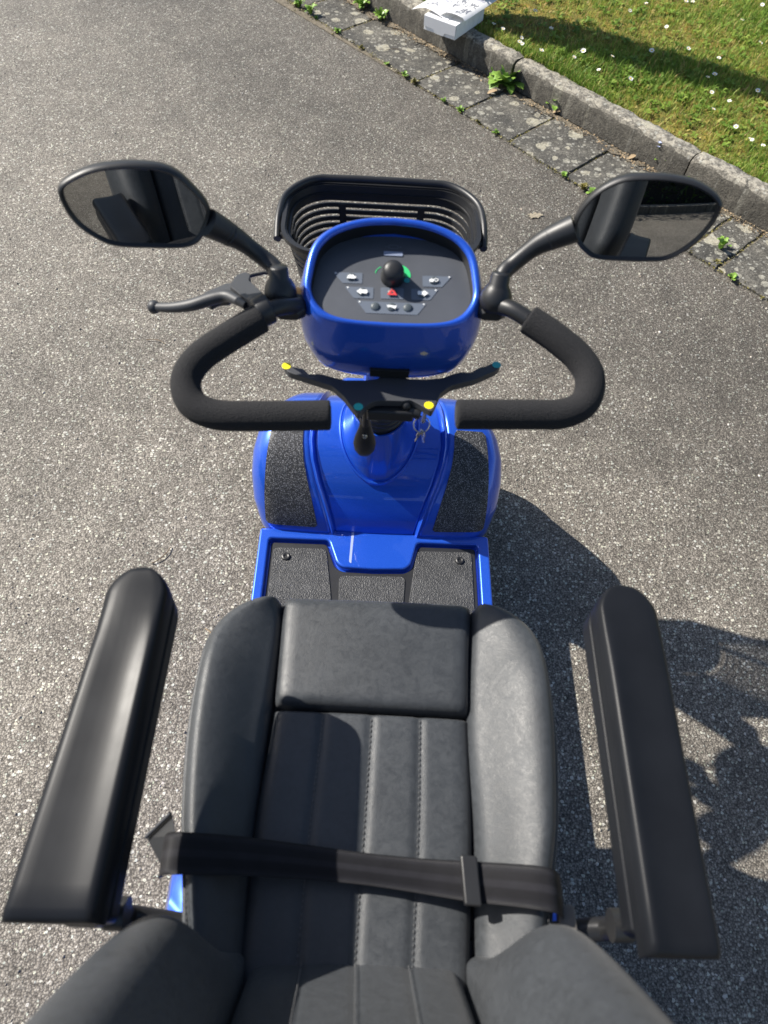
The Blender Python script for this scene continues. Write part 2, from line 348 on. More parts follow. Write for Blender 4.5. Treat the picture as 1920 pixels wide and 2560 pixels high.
def pillow(name, L, Rr, zf, mat, parent, edges, drop=.012, skirt=.05, ns=26, nt=36, xf=None, ang=70):
    """inflated panel between two boundary polylines; edges = roll width in metres at left, right, start, end"""
    Lp = cat([(p[0], p[1], 0) for p in L], 6); Rp = cat([(p[0], p[1], 0) for p in Rr], 6)
    def at(P, t):
        q = t*(len(P)-1); i = min(int(q), len(P)-2); return P[i].lerp(P[i+1], q-i)
    def roll(d, r):
        if r <= 0 or d >= r: return 1.0
        return math.sqrt(max(0, 1-(1-d/r)**2))
    ss = [0, .012, .03, .06, .1] + [.1+.8*k/(ns-9) for k in range(1, ns-9)] + [.9, .94, .97, .988, 1]
    tt = [0, .008, .02, .04, .07] + [.07+.86*k/(nt-9) for k in range(1, nt-9)] + [.93, .96, .98, .992, 1]
    V = []; W = len(ss); H = len(tt)
    lens = [(at(Lp, t)-at(Rp, t)).length for t in tt]; tl = sum((at(Lp, a).lerp(at(Rp, a), .5)-at(Lp, b).lerp(at(Rp, b), .5)).length for a, b in zip(tt, tt[1:]))
    for j, t in enumerate(tt):
        for s in ss:
            p = at(Lp, t).lerp(at(Rp, t), s); w = lens[j]
            f = [roll(s*w, edges[0]), roll((1-s)*w, edges[1]), roll(t*tl, edges[2]), roll((1-t)*tl, edges[3])]
            dr = sum(d*(1-k) for d, k in zip(drop if isinstance(drop, tuple) else (drop,)*4, f))
            dr = min(dr, max(drop) if isinstance(drop, tuple) else drop*1.3)
            V.append((p.x, p.y, zf(s, t, p.x, p.y) - dr))
    Fc = [(j*W+i, j*W+i+1, (j+1)*W+i+1, (j+1)*W+i) for j in range(H-1) for i in range(W-1)]
    bd = [i for i in range(W)] + [j*W+W-1 for j in range(1, H)] + [(H-1)*W+i for i in range(W-2, -1, -1)] + [j*W for j in range(H-2, 0, -1)]
    b0 = len(V); V += [(V[i][0], V[i][1], V[i][2]-skirt) for i in bd]; n = len(bd)
    Fc += [(bd[k], b0+k, b0+(k+1) % n, bd[(k+1) % n]) for k in range(n)]
    Fc.append(tuple(b0+k for k in range(n)))
    if xf: V = [xf(*p) for p in V]
    return mesh(name, V, Fc, mat, parent, True, ang)
def dashes(name, path, nrm, length=.0045, gap=.0022, r=.0007, mat='stitch', parent=None):
    P = [Vector(p) for p in path]; V = []; Fc = []; d = 0; i = 0
    cum = [0]
    for a, b in zip(P, P[1:]): cum.append(cum[-1]+(b-a).length)
    def at(q):
        for k in range(len(P)-1):
            if q <= cum[k+1]: return P[k].lerp(P[k+1], (q-cum[k])/max(1e-9, cum[k+1]-cum[k]))
        return P[-1]
    while d + length < cum[-1]:
        a, b = at(d), at(d+length); m = (a+b)/2 + Vector(nrm)*.0008
        v, f = tube_vf([a, m, b], [r*.6, r, r*.6], 5, True, 1, len(V)); V += v; Fc += f; d += length+gap
    o = mesh(name, V, Fc, mat, parent); o['kind'] = 'stuff'; return o
def bulk(name, V, tris, mat, rnd=None, parent=None, smooth=False):
    me = bpy.data.meshes.new(name); V = np.asarray(V, np.float32); T = np.asarray(tris, np.int32)
    me.vertices.add(len(V)); me.vertices.foreach_set("co", V.ravel()); me.loops.add(T.size); me.loops.foreach_set("vertex_index", T.ravel())
    me.polygons.add(len(T)); me.polygons.foreach_set("loop_start", np.arange(0, T.size, 3, dtype=np.int32))
    if rnd is not None:
        a = me.attributes.new("rnd", 'FLOAT', 'POINT'); a.data.foreach_set("value", np.asarray(rnd, np.float32))
    me.update(calc_edges=True); return link(name, me, mat, parent, smooth)

# ------------------------------------------------------------------ the setting
KA = math.radians(133.3); KE = np.array([math.cos(KA), math.sin(KA)]); KN = np.array([KE[1], -KE[0]])
def K(s, n, z=0): p = KE*s + KN*n; return (float(p[0]), float(p[1]), z)

def sheet(name, poly, z, mat, parent=None):
    return mesh(name, [(x, y, z) for x, y in poly], [tuple(range(len(poly)))], mat, parent, False)
a = [K(-60, 2.20), K(60, 2.20), K(60, -60), K(-60, -60)]
tag(sheet('road', [p[:2] for p in a], 0, 'asphalt'), kind='structure')
tag(sheet('verge_soil', [p[:2] for p in (K(-60, 2.15), K(60, 2.15), K(60, 60), K(-60, 60))], -.012, 'soil'), kind='structure')

# gutter: bed and separate paving slabs, edges broken by hand-like offsets
gut = tag(sheet('gutter', [p[:2] for p in (K(-6, 2.195), K(9, 2.195), K(9, 2.50), K(-6, 2.50))], .0025, 'dirt'), kind='structure')
joints = [-2.6, -2.1, -1.82, -1.54, -1.26, -.98, -.70, -.42, -.14, .13, .40, .68, .805, 1.075, 1.345, 1.63, 1.893, 2.168, 2.69, 2.97, 3.24, 3.50, 3.78, 4.05, 4.6]
r2 = random.Random(3)
for i, (s0, s1) in enumerate(zip(joints, joints[1:])):
    g = .005; inn = interp([(0, 2.17), (1.3, 2.178), (2.2, 2.205), (3.1, 2.245), (5, 2.27)], (s0+s1)/2)
    cs = [(s0+g, inn), (s1-g, inn+r2.uniform(-.003, .003)), (s1-g, 2.476), (s0+g, 2.476)]
    P = []
    for k in range(4):
        a, b = cs[k], cs[(k+1) % 4]; L = math.hypot(b[0]-a[0], b[1]-a[1]); nn = max(3, int(L/.03))
        for q in range(nn):
            t = q/nn; j = .0022 if q else .006
            P.append((a[0]+(b[0]-a[0])*t+r2.uniform(-j, j), a[1]+(b[1]-a[1])*t+r2.uniform(-j, j)))
    zt = .006 + r2.uniform(-.002, .004); ti = r2.uniform(-.008, .008); tj = r2.uniform(-.006, .006); sc = (s0+s1)/2
    o = prism('paving_slab', P, 0, 1, 'slab', gut, .003, lambda x, y, z: K(x, y, -.04 if z == 0 else zt + ti*(y-2.32) + tj*(x-sc)), 2)

# kerb: separate kerb stones with a rounded, worn top
kerb = tag(sheet('kerb', [p[:2] for p in (K(-6, 2.49), K(9, 2.49), K(9, 2.565), K(-6, 2.565))], -.002, 'soil'), kind='structure')
kj = [-2.4, -1.53, -.67, .19, 1.046, 1.904, 2.765, 3.63, 4.5, 5.36]
for s0, s1 in zip(kj, kj[1:]):
    g = .0035; nseg = 30; rings = []
    prof = [(2.482, -.05), (2.484, .03), (2.487, .082), (2.491, .096), (2.499, .105), (2.512, .109), (2.53, .110), (2.55, .109), (2.562, .105), (2.568, .09), (2.57, .03), (2.57, -.05)]
    oz = r2.uniform(-.003, .003); on = r2.uniform(-.003, .003); ph = r2.uniform(0, 50)
    for q in range(nseg+1):
        t = q/nseg; s = s0+g+(s1-s0-2*g)*t; en = min(t, 1-t)*(s1-s0); ch = .006*max(0, 1-en/.012)
        ring = []
        for k, (n, z) in enumerate(prof):
            w = .0022*math.sin(s*41+k*1.7+ph)+.0018*math.sin(s*97+k*3.1+ph)
            up = z > .05
            ring.append(K(s, n+on+w*(1 if z > 0 else 0)+(ch if n < 2.5 else -ch if n > 2.55 else 0)*.6, z+oz*(z > 0)+(w*.8-ch if up else 0)))
        rings.append(ring)
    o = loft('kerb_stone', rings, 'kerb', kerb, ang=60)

# lawn: moss base sheet with gentle relief, then grass
def lawn_z(s, n): return .088 + .012*np.sin(s*3.1+n*1.7)*np.sin(n*2.3-s) + .035*np.minimum(1.5, np.maximum(0, n-2.57))*.5
ss = np.linspace(-3, 6.5, 130); nn_ = np.linspace(2.562, 6.5, 80)
V = []; 
for s in ss:
    for n in nn_:
        V.append(K(s, n, float(lawn_z(s, n)) + .006*math.sin(s*37+n*23)*math.sin(n*41) - (.02 if n < 2.565 else 0)))
W = len(nn_)
o = mesh('lawn', V, [(i*W+j, i*W+j+1, (i+1)*W+j+1, (i+1)*W+j) for i in range(len(ss)-1) for j in range(W-1)], 'lawn'); tag(o, kind='structure')

def blades(cnt, sr, nr, hmin, hmax, wid, patch=True):
    s = rng.uniform(sr[0], sr[1], cnt); n = rng.uniform(nr[0], nr[1], cnt)
    pat = .5+.25*np.sin(s*5.3+1.3*np.sin(n*4.1))+.25*np.sin(n*7.7+2*np.sin(s*3.7))
    keep = rng.uniform(0, 1, cnt) < .25+1.1*pat; s, n, pat = s[keep], n[keep], pat[keep]; cnt = len(s)
    h = rng.uniform(hmin, hmax, cnt)*(.65+.7*pat); ang = rng.uniform(0, 2*PI, cnt); lean = rng.uniform(.15, 1.0, cnt)
    base = s[:, None]*KE + n[:, None]*KN; z = lawn_z(s, n)
    dx = np.stack([np.cos(ang), np.sin(ang)], 1); px = np.stack([-np.sin(ang), np.cos(ang)], 1)
    w = wid*rng.uniform(.6, 1.5, cnt)
    def pt(f, side, wf):
        xy = base + dx*(h*lean*f**1.6)[:, None] + px*(w*wf*side)[:, None]; zz = z - .004 + h*f*np.sqrt(np.maximum(.15, 1-lean**2*.6*f))
        return np.concatenate([xy, zz[:, None]], 1)
    P = np.stack([pt(0, -1, 1), pt(0, 1, 1), pt(.55, -1, .85), pt(.55, 1, .85), pt(1, 0, 0)], 1)
    T = np.array([[0, 1, 3], [0, 3, 2], [2, 3, 4]])
    rn = np.clip(.12+.85*(1-pat)*rng.uniform(.2, 1.3, cnt)+rng.normal(0, .15, cnt), 0, 1)
    rn = np.where(rng.uniform(0, 1, cnt) < .10, rng.uniform(.75, 1, cnt), rn)
    return P.reshape(-1, 3), (T[None]+5*np.arange(cnt)[:, None, None]).reshape(-1, 3), np.repeat(rn, 5)
A = [blades(170000, (.2, 3.6), (2.565, 4.6), .010, .032, .0011), blades(9000, (.2, 3.3), (2.56, 2.62), .012, .045, .0012), blades(22000, (.2, 3.4), (2.58, 4.5), .02, .05, .0013), blades(34000, (.2, 3.4), (2.58, 4.5), .008, .024, .0042)]
def rosettes(nc, lv):
    s = rng.uniform(.2, 3.4, nc); n = 2.60+2.0*rng.uniform(0, 1, nc); s = np.repeat(s, lv); n = np.repeat(n, lv); c = nc*lv; a = rng.uniform(0, 2*PI, c); L = rng.uniform(.010, .024, c); w = L*rng.uniform(.22, .34, c)
    base = s[:, None]*KE+n[:, None]*KN; z = lawn_z(s, n)+.008; dx = np.stack([np.cos(a), np.sin(a)], 1); px = np.stack([-np.sin(a), np.cos(a)], 1); up = rng.uniform(.1, .9, c)
    def pt(f, sd_): return np.concatenate([base+dx*(L*f)[:, None]+px*(w*sd_)[:, None], (z+L*up*math.sin(f*2.2))[:, None]], 1)
    P = np.stack([pt(.05, 0), pt(.6, -1), pt(.6, 1), pt(1, -.3), pt(1, .3)], 1); T = np.array([[0, 2, 1], [1, 2, 4], [1, 4, 3]])
    return P.reshape(-1, 3), (T[None]+5*np.arange(c)[:, None, None]).reshape(-1, 3), np.repeat(np.repeat(rng.uniform(0, .45, nc), lv)+rng.uniform(-.05, .1, c), 5)
A.append(rosettes(1500, 9))
V = []; T = []; Rn = []; off = 0
for v, t, r in A: V.append(v); T.append(t+off); Rn.append(r); off += len(v)
tag(bulk('grass', np.concatenate(V), np.concatenate(T), 'grass', np.concatenate(Rn)), kind='stuff')

# far lawn and hedge behind the viewer, seen in the mirrors, with its own kerb
kb2 = tag(sheet('kerb', [p[:2] for p in (K(-9, -2.74), K(4, -2.74), K(4, -2.62), K(-9, -2.62))], .003, 'soil'), kind='structure')
for q in range(13):
    s0 = -9+q; o = prism('kerb_stone', [(s0+.004, -2.72), (s0+.996, -2.72), (s0+.996, -2.62), (s0+.004, -2.62)], 0, 1, 'kerb', kb2, .012, lambda x, y, z: K(x, y, -.02 if z == 0 else .10), 2)
tag(sheet('hedge_bed', [p[:2] for p in (K(-9, -5), K(4, -5), K(4, -2.72), K(-9, -2.72))], .02, 'soil'), kind='structure')
hg = empty('hedge', K(-3, -3.5, 0)); tag(hg, 'dark leafy hedge behind the opposite kerb, seen in the right mirror', 'hedge')
n_ = 26000; hs = rng.uniform(-8.5, 3.5, n_); hn = -2.80 - 1.2*rng.uniform(0, 1, n_)**1.6; hzz = 1.15*rng.uniform(0, 1, n_)**.8*(1-.15*np.sin(hs*3))+.03
base = hs[:, None]*KE + hn[:, None]*KN - np.array(K(-3, -3.5)[:2]); c = np.concatenate([base, hzz[:, None]], 1); va = rng.normal(0, .035, (n_, 3)); vb = rng.normal(0, .022, (n_, 3))
bulk('foliage', np.stack([c, c+va, c+vb], 1).reshape(-1, 3), np.arange(3*n_).reshape(-1, 3), 'hedge', np.repeat(rng.uniform(0, 1, n_), 3), hg)
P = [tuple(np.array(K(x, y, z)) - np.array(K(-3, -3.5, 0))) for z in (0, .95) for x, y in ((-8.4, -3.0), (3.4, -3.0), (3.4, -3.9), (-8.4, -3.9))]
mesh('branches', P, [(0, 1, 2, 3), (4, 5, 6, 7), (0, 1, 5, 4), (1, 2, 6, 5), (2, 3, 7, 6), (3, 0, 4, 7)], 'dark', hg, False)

# ------------------------------------------------------------------ plants and litter along the kerb
def leafmesh(base, d, L, w, lift, droop, tooth=0, up=(0, 0, 1), n=6):
    base = Vector(base); d = Vector(d).normalized(); sd_ = d.cross(Vector(up)).normalized(); V = []; Fc = []
    for i in range(n+1):
        t = i/n; c = base + d*(L*t) + Vector(up)*(lift*math.sin(t*PI*.6) - droop*t*t)
        ww = w*(math.sin(PI*min(1, t*.85+.08))**.8)*(1 + (tooth*(1 if i % 2 else -1) if 0 < i < n else 0)) if i < n else .0005
        V += [c - sd_*ww + Vector(up)*ww*.25, c, c + sd_*ww + Vector(up)*ww*.25]
    for i in range(n):
        a = i*3; Fc += [(a, a+1, a+4, a+3), (a+1, a+2, a+5, a+4)]
    return V, Fc
def plant(name, loc, leaves, label, catg, group=None, mat='leaf', seed=0, stems=()):
    r = random.Random(seed); root = empty(name, loc); tag(root, label, catg, group)
    for (cnt, L, w, lift, el) in leaves:
        for k in range(cnt):
            a = 2*PI*k/cnt + r.uniform(-.5, .5); e = el*r.uniform(.5, 1.4)
            d = (math.cos(a)*math.cos(e), math.sin(a)*math.cos(e), math.sin(e)); q = r.uniform(.65, 1.15)
            v, f = leafmesh((r.uniform(-.004, .004), r.uniform(-.004, .004), .003), d, L*q, w*q, lift*q, L*(.1+.45*r.random()), .26)
            mesh('leaf', v, f, mat, root)
    return root
plant('dandelion_plant', (.492, 3.09, .005), [(11, .095, .024, .035, .25), (10, .08, .022, .04, .6), (8, .055, .018, .03, 1.0)], 'large leafy green weed rosette growing at the kerb foot below the first kerb joint', 'weed', seed=1)
plant('dandelion_plant', (.455, 3.125, .005), [(9, .07, .015, .02, .45)], 'low weed tuft at the kerb foot, just left of the large rosette', 'weed', seed=5)
plant('weed_plant', (.675, 2.945, .005), [(7, .07, .013, .03, 1.0), (6, .055, .013, .02, .4)], 'small upright weed at the kerb foot right of the large rosette', 'weed', mat='leaf', seed=2)
def flower_weed(loc, label, seed):
    r = random.Random(seed); root = plant('speedwell_plant', loc, [(12, .035, .007, .02, .9), (10, .03, .008, .03, 1.2)], label, 'weed', mat='leaf', seed=seed)
    for k in range(6):
        a = r.uniform(0, 6.28); q = r.uniform(.01, .045); x, y, z = q*math.cos(a), q*math.sin(a), r.uniform(.05, .09)
        tube('stem', [(x*.3, y*.3, 0), (x*.7, y*.7, z*.6), (x, y, z)], .0009, 'leaf', root, 5)
        V = []; Fc = []
        for j in range(4):
            b = j*PI/2+a; c0 = Vector((x, y, z)); d = Vector((math.cos(b), math.sin(b), .25)); e = Vector((-math.sin(b), math.cos(b), 0))
            i0 = len(V); V += [c0, c0+d*.004-e*.0032, c0+d*.0075, c0+d*.004+e*.0032]; Fc.append((i0, i0+1, i0+2, i0+3))
        mesh('blossom', V, Fc, 'blueflower', root)
    return root
flower_weed((1.03, 2.56, .01), 'weed with tiny pale blue flowers at the kerb foot above the right mirror', 11)
plant('weed_plant', (1.13, 2.46, .005), [(8, .05, .010, .03, .8)], 'small plain green weed at the kerb foot below the second kerb joint', 'weed', seed=12)
for i, (x, y, lab) in enumerate([(-.04, 3.62, 'weed clump at the kerb foot left of the white box, nearest the box'), (-.13, 3.72, 'weed clump at the kerb foot left of the box, at the very top edge')]):
    plant('weed_plant', (x, y, .004), [(16, .05, .010, .025, .6), (10, .035, .008, .02, 1.1)], lab, 'weed', seed=20+i)
for i, (x, y, lab) in enumerate([(-.415, 3.70, 'weed clump on the slab edge at the top of the road edge'), (-.36, 3.64, 'weed clump on the slab edge, second from the top of the road edge')]):
    plant('weed_plant', (x, y, .004), [(12, .045, .008, .02, .7)], lab, 'weed', mat='leaf', seed=30+i)
# small moss and weed tufts in the joint between slabs and road
ORD = ['first', 'second', 'third', 'fourth', 'fifth', 'sixth', 'seventh', 'eighth', 'ninth', 'tenth', 'eleventh', 'twelfth', 'thirteenth', 'fourteenth', 'fifteenth', 'sixteenth', 'seventeenth', 'eighteenth']
tufts = [(3.0, 2.236, .018), (2.85, 2.232, .012), (2.69, 2.225, .02), (2.52, 2.215, .014), (2.35, 2.208, .012), (2.23, 2.2, .02), (2.168, 2.20, .016), (1.99, 2.19, .012), (1.90, 2.192, .016), (1.80, 2.19, .01), (1.70, 2.188, .014), (1.345, 2.172, .016), (1.25, 2.17, .02), (1.21, 2.17, .022), (.62, 2.168, .02), (.70, 2.2, .012)]
trank = {i: k for k, i in enumerate(sorted(range(len(tufts)), key=lambda i: -tufts[i][0]))}
for i, (s, n, L) in enumerate(tufts):
    plant('weed_tuft', K(s, n, .002), [(9, L*1.3, L*.33, L*.3, .7), (5, L, L*.3, L*.3, 1.2)], 'tiny green tuft in the joint between road and slabs, %s from the top' % ORD[trank[i]], 'weed', 'tufts in the slab edge joint', 'leaf' if i % 3 else 'moss', 40+i)
plant('weed_plant', (1.15, 2.09, .004), [(10, .035, .007, .02, .7)], 'bright green weed on the road edge below the right mirror', 'weed', seed=70)
# moss cushions along joints, litter at the kerb foot: uncountable, one object
V = []; T = []; cnt = 2600
def specks(cnt, f, size, mat, name, zz=.008):
    V = []; T = []
    for i in range(cnt):
        s, n = f(i); c = np.array(K(s, n, zz)); a = r2.uniform(0, 6.28); L = size*r2.uniform(.5, 1.6); b = a+r2.uniform(1.5, 2.6)
        i0 = len(V); V += [c, c+np.array([math.cos(a)*L, math.sin(a)*L, r2.uniform(0, L*.8)]), c+np.array([math.cos(b)*L*.7, math.sin(b)*L*.7, r2.uniform(0, L*.8)]), c+np.array([0, 0, -L*.4])]
        T += [(i0, i0+1, i0+2), (i0, i0+1, i0+3)]
    o = bulk(name, V, T, mat); o['kind'] = 'stuff'; return o
def jm(i):
    j = r2.choice(joints[10:24])
    if r2.random() < .45: return (j + r2.gauss(0, .004), r2.uniform(2.19, 2.48))
    s = r2.uniform(.2, 3.6); return (s, interp([(0, 2.168), (1.3, 2.176), (2.2, 2.203), (3.1, 2.243)], s)+r2.gauss(0, .006))
specks(2600, jm, .005, 'moss', 'joint_moss', .005)
specks(2600, lambda i: (r2.uniform(.2, 3.4), 2.478-abs(r2.gauss(0, .022))), .005, 'dry', 'kerb_foot_litter', .009)
specks(900, lambda i: (r2.uniform(.2, 3.4), 2.47-abs(r2.gauss(0, .03))), .004, 'soil', 'kerb_foot_crumbs', .010)
P = [K(.2+3.3*k/90, 2.478, .0098)[:2] for k in range(91)] + [K(3.5-3.3*k/150, 2.452+r2.uniform(-.014, .012)+.012*math.sin(k*.31)+.010*math.sin(k*.12), .0098)[:2] for k in range(151)]
tag(sheet('kerb_foot_dirt', P, .0098, 'dirt'), kind='structure')
# dry leaves, twigs
def dry_leaf(x, y, z, a, L, label, mat='dry'):
    v, f = leafmesh((x, y, z), (math.cos(a), math.sin(a), .1), L, L*.32, L*.2, 0, .1); o = mesh('dry_leaf', v, f, mat); tag(o, label, 'leaf'); return o
dry_leaf(.41, 3.02, .012, .2, .04, 'pale dry leaf on the slab left of the large weed rosette')
dry_leaf(.63, 2.97, .012, 1.8, .04, 'pale dry leaf standing against the kerb foot left of the small weed')
dry_leaf(.665, 2.90, .012, .1, .045, 'pale dry leaf on the slab below the small weed')
dry_leaf(.92, 2.60, .012, .4, .03, 'pale dry leaf at the kerb foot above the right mirror')
tg = [((.06, 3.36), 2.9, .09, 'thin dry twig on the road beside the slab edge'), ((.62, 2.78), 2.2, .045, 'short brown twig lying on a gutter slab'), ((-.62, 1.52), 2.4, .06, 'thin twig on the asphalt left of the left foam grip'), ((-.52, .80), .4, .06, 'thin twig on the asphalt left of the blue fender'), ((-.34, .60), 1.7, .05, 'pale yellow straw on the asphalt left of the floor deck')]
for (x, y), a, L, lab in tg:
    p = [(x+L*t*math.cos(a+.5*t), y+L*t*math.sin(a+.5*t), .004+.003*math.sin(PI*t)) for t in (0, .25, .5, .75, 1)]
    tag(tube('twig', p, .0011, 'dry' if 'straw' in lab else 'twig', None, 5), lab, 'twig')
# loose grit and proud stones on the road
n_ = 15000; gx = rng.uniform(-1.9, 1.9, n_); gy = rng.uniform(-.25, 3.9, n_); ok = (gx*KN[0]+gy*KN[1]) < 2.16; gx, gy = gx[ok], gy[ok]; n_ = len(gx)
gr = .0016+.0034*rng.uniform(0, 1, n_)**3; ga = rng.uniform(0, 2*PI, n_); asp = rng.uniform(.5, 1, n_); gh = gr*rng.uniform(.3, .7, n_)
ca, sa = np.cos(ga), np.sin(ga); pts = []
for k in range(5):
    th = 2*PI*k/5; rr_ = gr*rng.uniform(.75, 1.2, n_); ux, uy = rr_*math.cos(th), rr_*math.sin(th)*asp; pts.append(np.stack([gx+ux*ca-uy*sa, gy+ux*sa+uy*ca, np.full(n_, -.0005)], 1))
for k in range(5):
    pts.append(np.stack([gx+(pts[k][:, 0]-gx)*.6, gy+(pts[k][:, 1]-gy)*.6, gh*rng.uniform(.7, 1.2, n_)], 1))
Tq = []
for k in range(5): Tq += [(k, (k+1) % 5, 5+(k+1) % 5), (k, 5+(k+1) % 5, 5+k)]
Tq += [(5, 6, 7), (5, 7, 8), (5, 8, 9)]
tag(bulk('road_grit', np.stack(pts, 1).reshape(-1, 3), (np.array(Tq)[None]+10*np.arange(n_)[:, None, None]).reshape(-1, 3), 'grit', np.repeat(np.clip(rng.beta(1.6, 2, n_), 0, 1), 10)), kind='stuff')
# mortar spot on the road
P = [(.53+(.017+.004*math.sin(2*a+1)+.003*math.sin(5*a)+.0025*math.sin(11*a)+r2.uniform(-.002, .002))*1.15*math.cos(a), 2.23+(.017+.004*math.sin(2*a+1)+.003*math.sin(5*a)+.0025*math.sin(11*a)+r2.uniform(-.002, .002))*math.sin(a)) for a in [2*PI*k/60 for k in range(60)]]
tag(sheet('mortar_stain', P, .004, 'pale'), kind='structure')

# daisies
DZ = [(1.037, 3.535), (1.123, 3.581), (1.318, 3.668), (1.352, 3.666), (1.12, 3.657), (.616, 3.456), (.677, 3.346), (.435, 3.371), (.396, 3.229), (.474, 3.165), (.49, 3.18), (.526, 3.184), (.596, 3.123), (.739, 3.094), (.787, 3.141), (.893, 3.107), (.84, 3.031), (1.352, 3.172), (1.271, 3.015), (1.296, 3.018), (1.459, 2.952), (1.267, 2.919), (1.241, 2.791), (1.331, 2.587), (1.353, 2.606), (1.373, 2.551), (1.30, 2.667), (1.671, 3.678), (1.544, 3.542), (1.179, 3.395), (1.242, 3.253), (.947, 2.966), (1.321, 2.844), (1.55, 3.30), (1.72, 3.50), (1.46, 3.75), (.93, 3.70), (1.25, 3.80), (1.60, 3.05), (1.08, 3.20)]
def daisy(x, y, k, lab):
    s = float(np.dot([x, y], KE)); n = float(np.dot([x, y], KN)); n = max(n, 2.60); p = K(s, n, float(lawn_z(s, n)))
    r = random.Random(k); root = empty('daisy', p); h = r.uniform(.022, .045); tx, ty = r.uniform(-.35, .35), r.uniform(-.5, .1); R = r.uniform(.008, .0115)
    tube('stem', [(0, 0, 0), (tx*.008, ty*.008, h*.6), (tx*.016, ty*.016, h)], .0008, 'leaf', root, 5)
    c = Vector((tx*.016, ty*.016, h)); nz = Vector((tx, ty, 1)).normalized(); u = nz.orthogonal().normalized(); w = nz.cross(u); V = []; Fc = []; np_ = 15
    for j in range(np_):
        a = 2*PI*j/np_; d = u*math.cos(a)+w*math.sin(a); e = -u*math.sin(a)+w*math.cos(a); i0 = len(V); up = nz*R*r.uniform(.0, .3)
        V += [c+d*R*.25, c+d*R*.7-e*R*.2+up*.6, c+d*R+up, c+d*R*.7+e*R*.2+up*.6]; Fc.append((i0, i0+1, i0+2, i0+3))
    mesh('petals', V, Fc, 'petal', root)
    lathe('disc', [(.0001, R*.22), (R*.2, R*.2), (R*.34, R*.05), (R*.3, -R*.05)], c, nz, 'yolk', root, 10)
    tag(root, lab, 'daisy', 'daisies in the lawn'); return root
def image_x(x, y): d = Vector((x, y, .12))-CP; return d.dot(R_)/d.dot(F_)
rows = [[], [], [], []]
for x, y in DZ:
    n = float(np.dot([x, y], KN)); rows[0 if n < 2.70 else 1 if n < 2.90 else 2 if n < 3.2 else 3].append((x, y))
txt = ['white daisy at the kerb edge of the lawn, %s from the left', 'white daisy in the second row from the kerb, %s from the left', 'white daisy in the middle of the lawn, %s from the left', 'white daisy in the far part of the lawn, %s from the left']
for q, rw in enumerate(rows):
    for k, (x, y) in enumerate(sorted(rw, key=lambda p: image_x(*p))): daisy(x, y, k+20*q, txt[q] % ORD[k])

# conifer shape added outside the frame behind the box to shade the lawn
tr = empty('shadow_tree', (.375, 3.505, .1)); tag(tr, 'slim unseen conifer shape added behind the white box to shade the lawn', 'tree')
tube('trunk', [(0, 0, -.05), (0, 0, .05), (.005, .002, .4), (.0, .01, .9), (.01, 0, 1.5), (0, .01, 2.0)], [.03, .026, .024, .02, .014, .006], 'bark', tr, 12)
lv = []; lt = []; lr = []
for i in range(5200):
    z = .10+1.95*r2.random()**1.35; q = .13*(1-(z-.10)/2.0)**.8*min(1, .35+(z-.1)/.25); a0 = r2.uniform(0, 6.28); rr = q*math.sqrt(r2.random())*r2.uniform(.8, 1.15)
    c = np.array([rr*math.cos(a0), rr*math.sin(a0), z]); a = np.array([math.cos(a0)*.028, math.sin(a0)*.028, r2.uniform(-.012, .03)]); b = np.array([-math.sin(a0)*.014, math.cos(a0)*.014, r2.uniform(-.01, .01)])
    i0 = len(lv); lv += [c-b, c+b, c+a]; lt.append((i0, i0+1, i0+2)); lr += [r2.random()]*3
o = bulk('crown', lv, lt, 'hedge', lr, tr)

# ------------------------------------------------------------------ white box and leaflets on the kerb
bx = empty('cardboard_box', K(2.16, 2.405, .113)); bx.rotation_euler = (0, 0, math.atan2(*(np.array(K(2.305, 2.372))-np.array(K(2.16, 2.405)))[[1, 0]]))
tag(bx, 'white flat cardboard box with tuck flap sitting on the kerb', 'box')
BW, BD, BH = .152, .23, .055       # local x along the front, local -y into the lawn
def bxf(x, y, z): return (x, -y, z)
prism('carton', [(0, 0), (BW, 0), (BW, BD), (0, BD)], 0, BH-.004, 'paper', bx, .002, bxf)
prism('lid', [(-.001, -.0015), (BW+.001, -.0015), (BW+.001, BD), (-.001, BD)], BH-.0035, BH, 'paper', bx, .0012, bxf)
prism('front_flap', [(.0, BH-.002), (BW, BH-.002), (BW, .016), (.104, .013), (.099, .005), (.094, .001), (.058, .001), (.053, .005), (.048, .013), (0, .016)], -.0028, -.0008, 'card', bx, 0, lambda x, y, z: bxf(x, z, y), smooth=False)
V = [bxf(-.001, .002, BH-.002), bxf(-.003, .028, BH-.002), bxf(-.003, .03, BH-.035), bxf(-.001, .004, .012)]
mesh('side_flap', V, [(0, 1, 2, 3)], 'paper', bx, False)
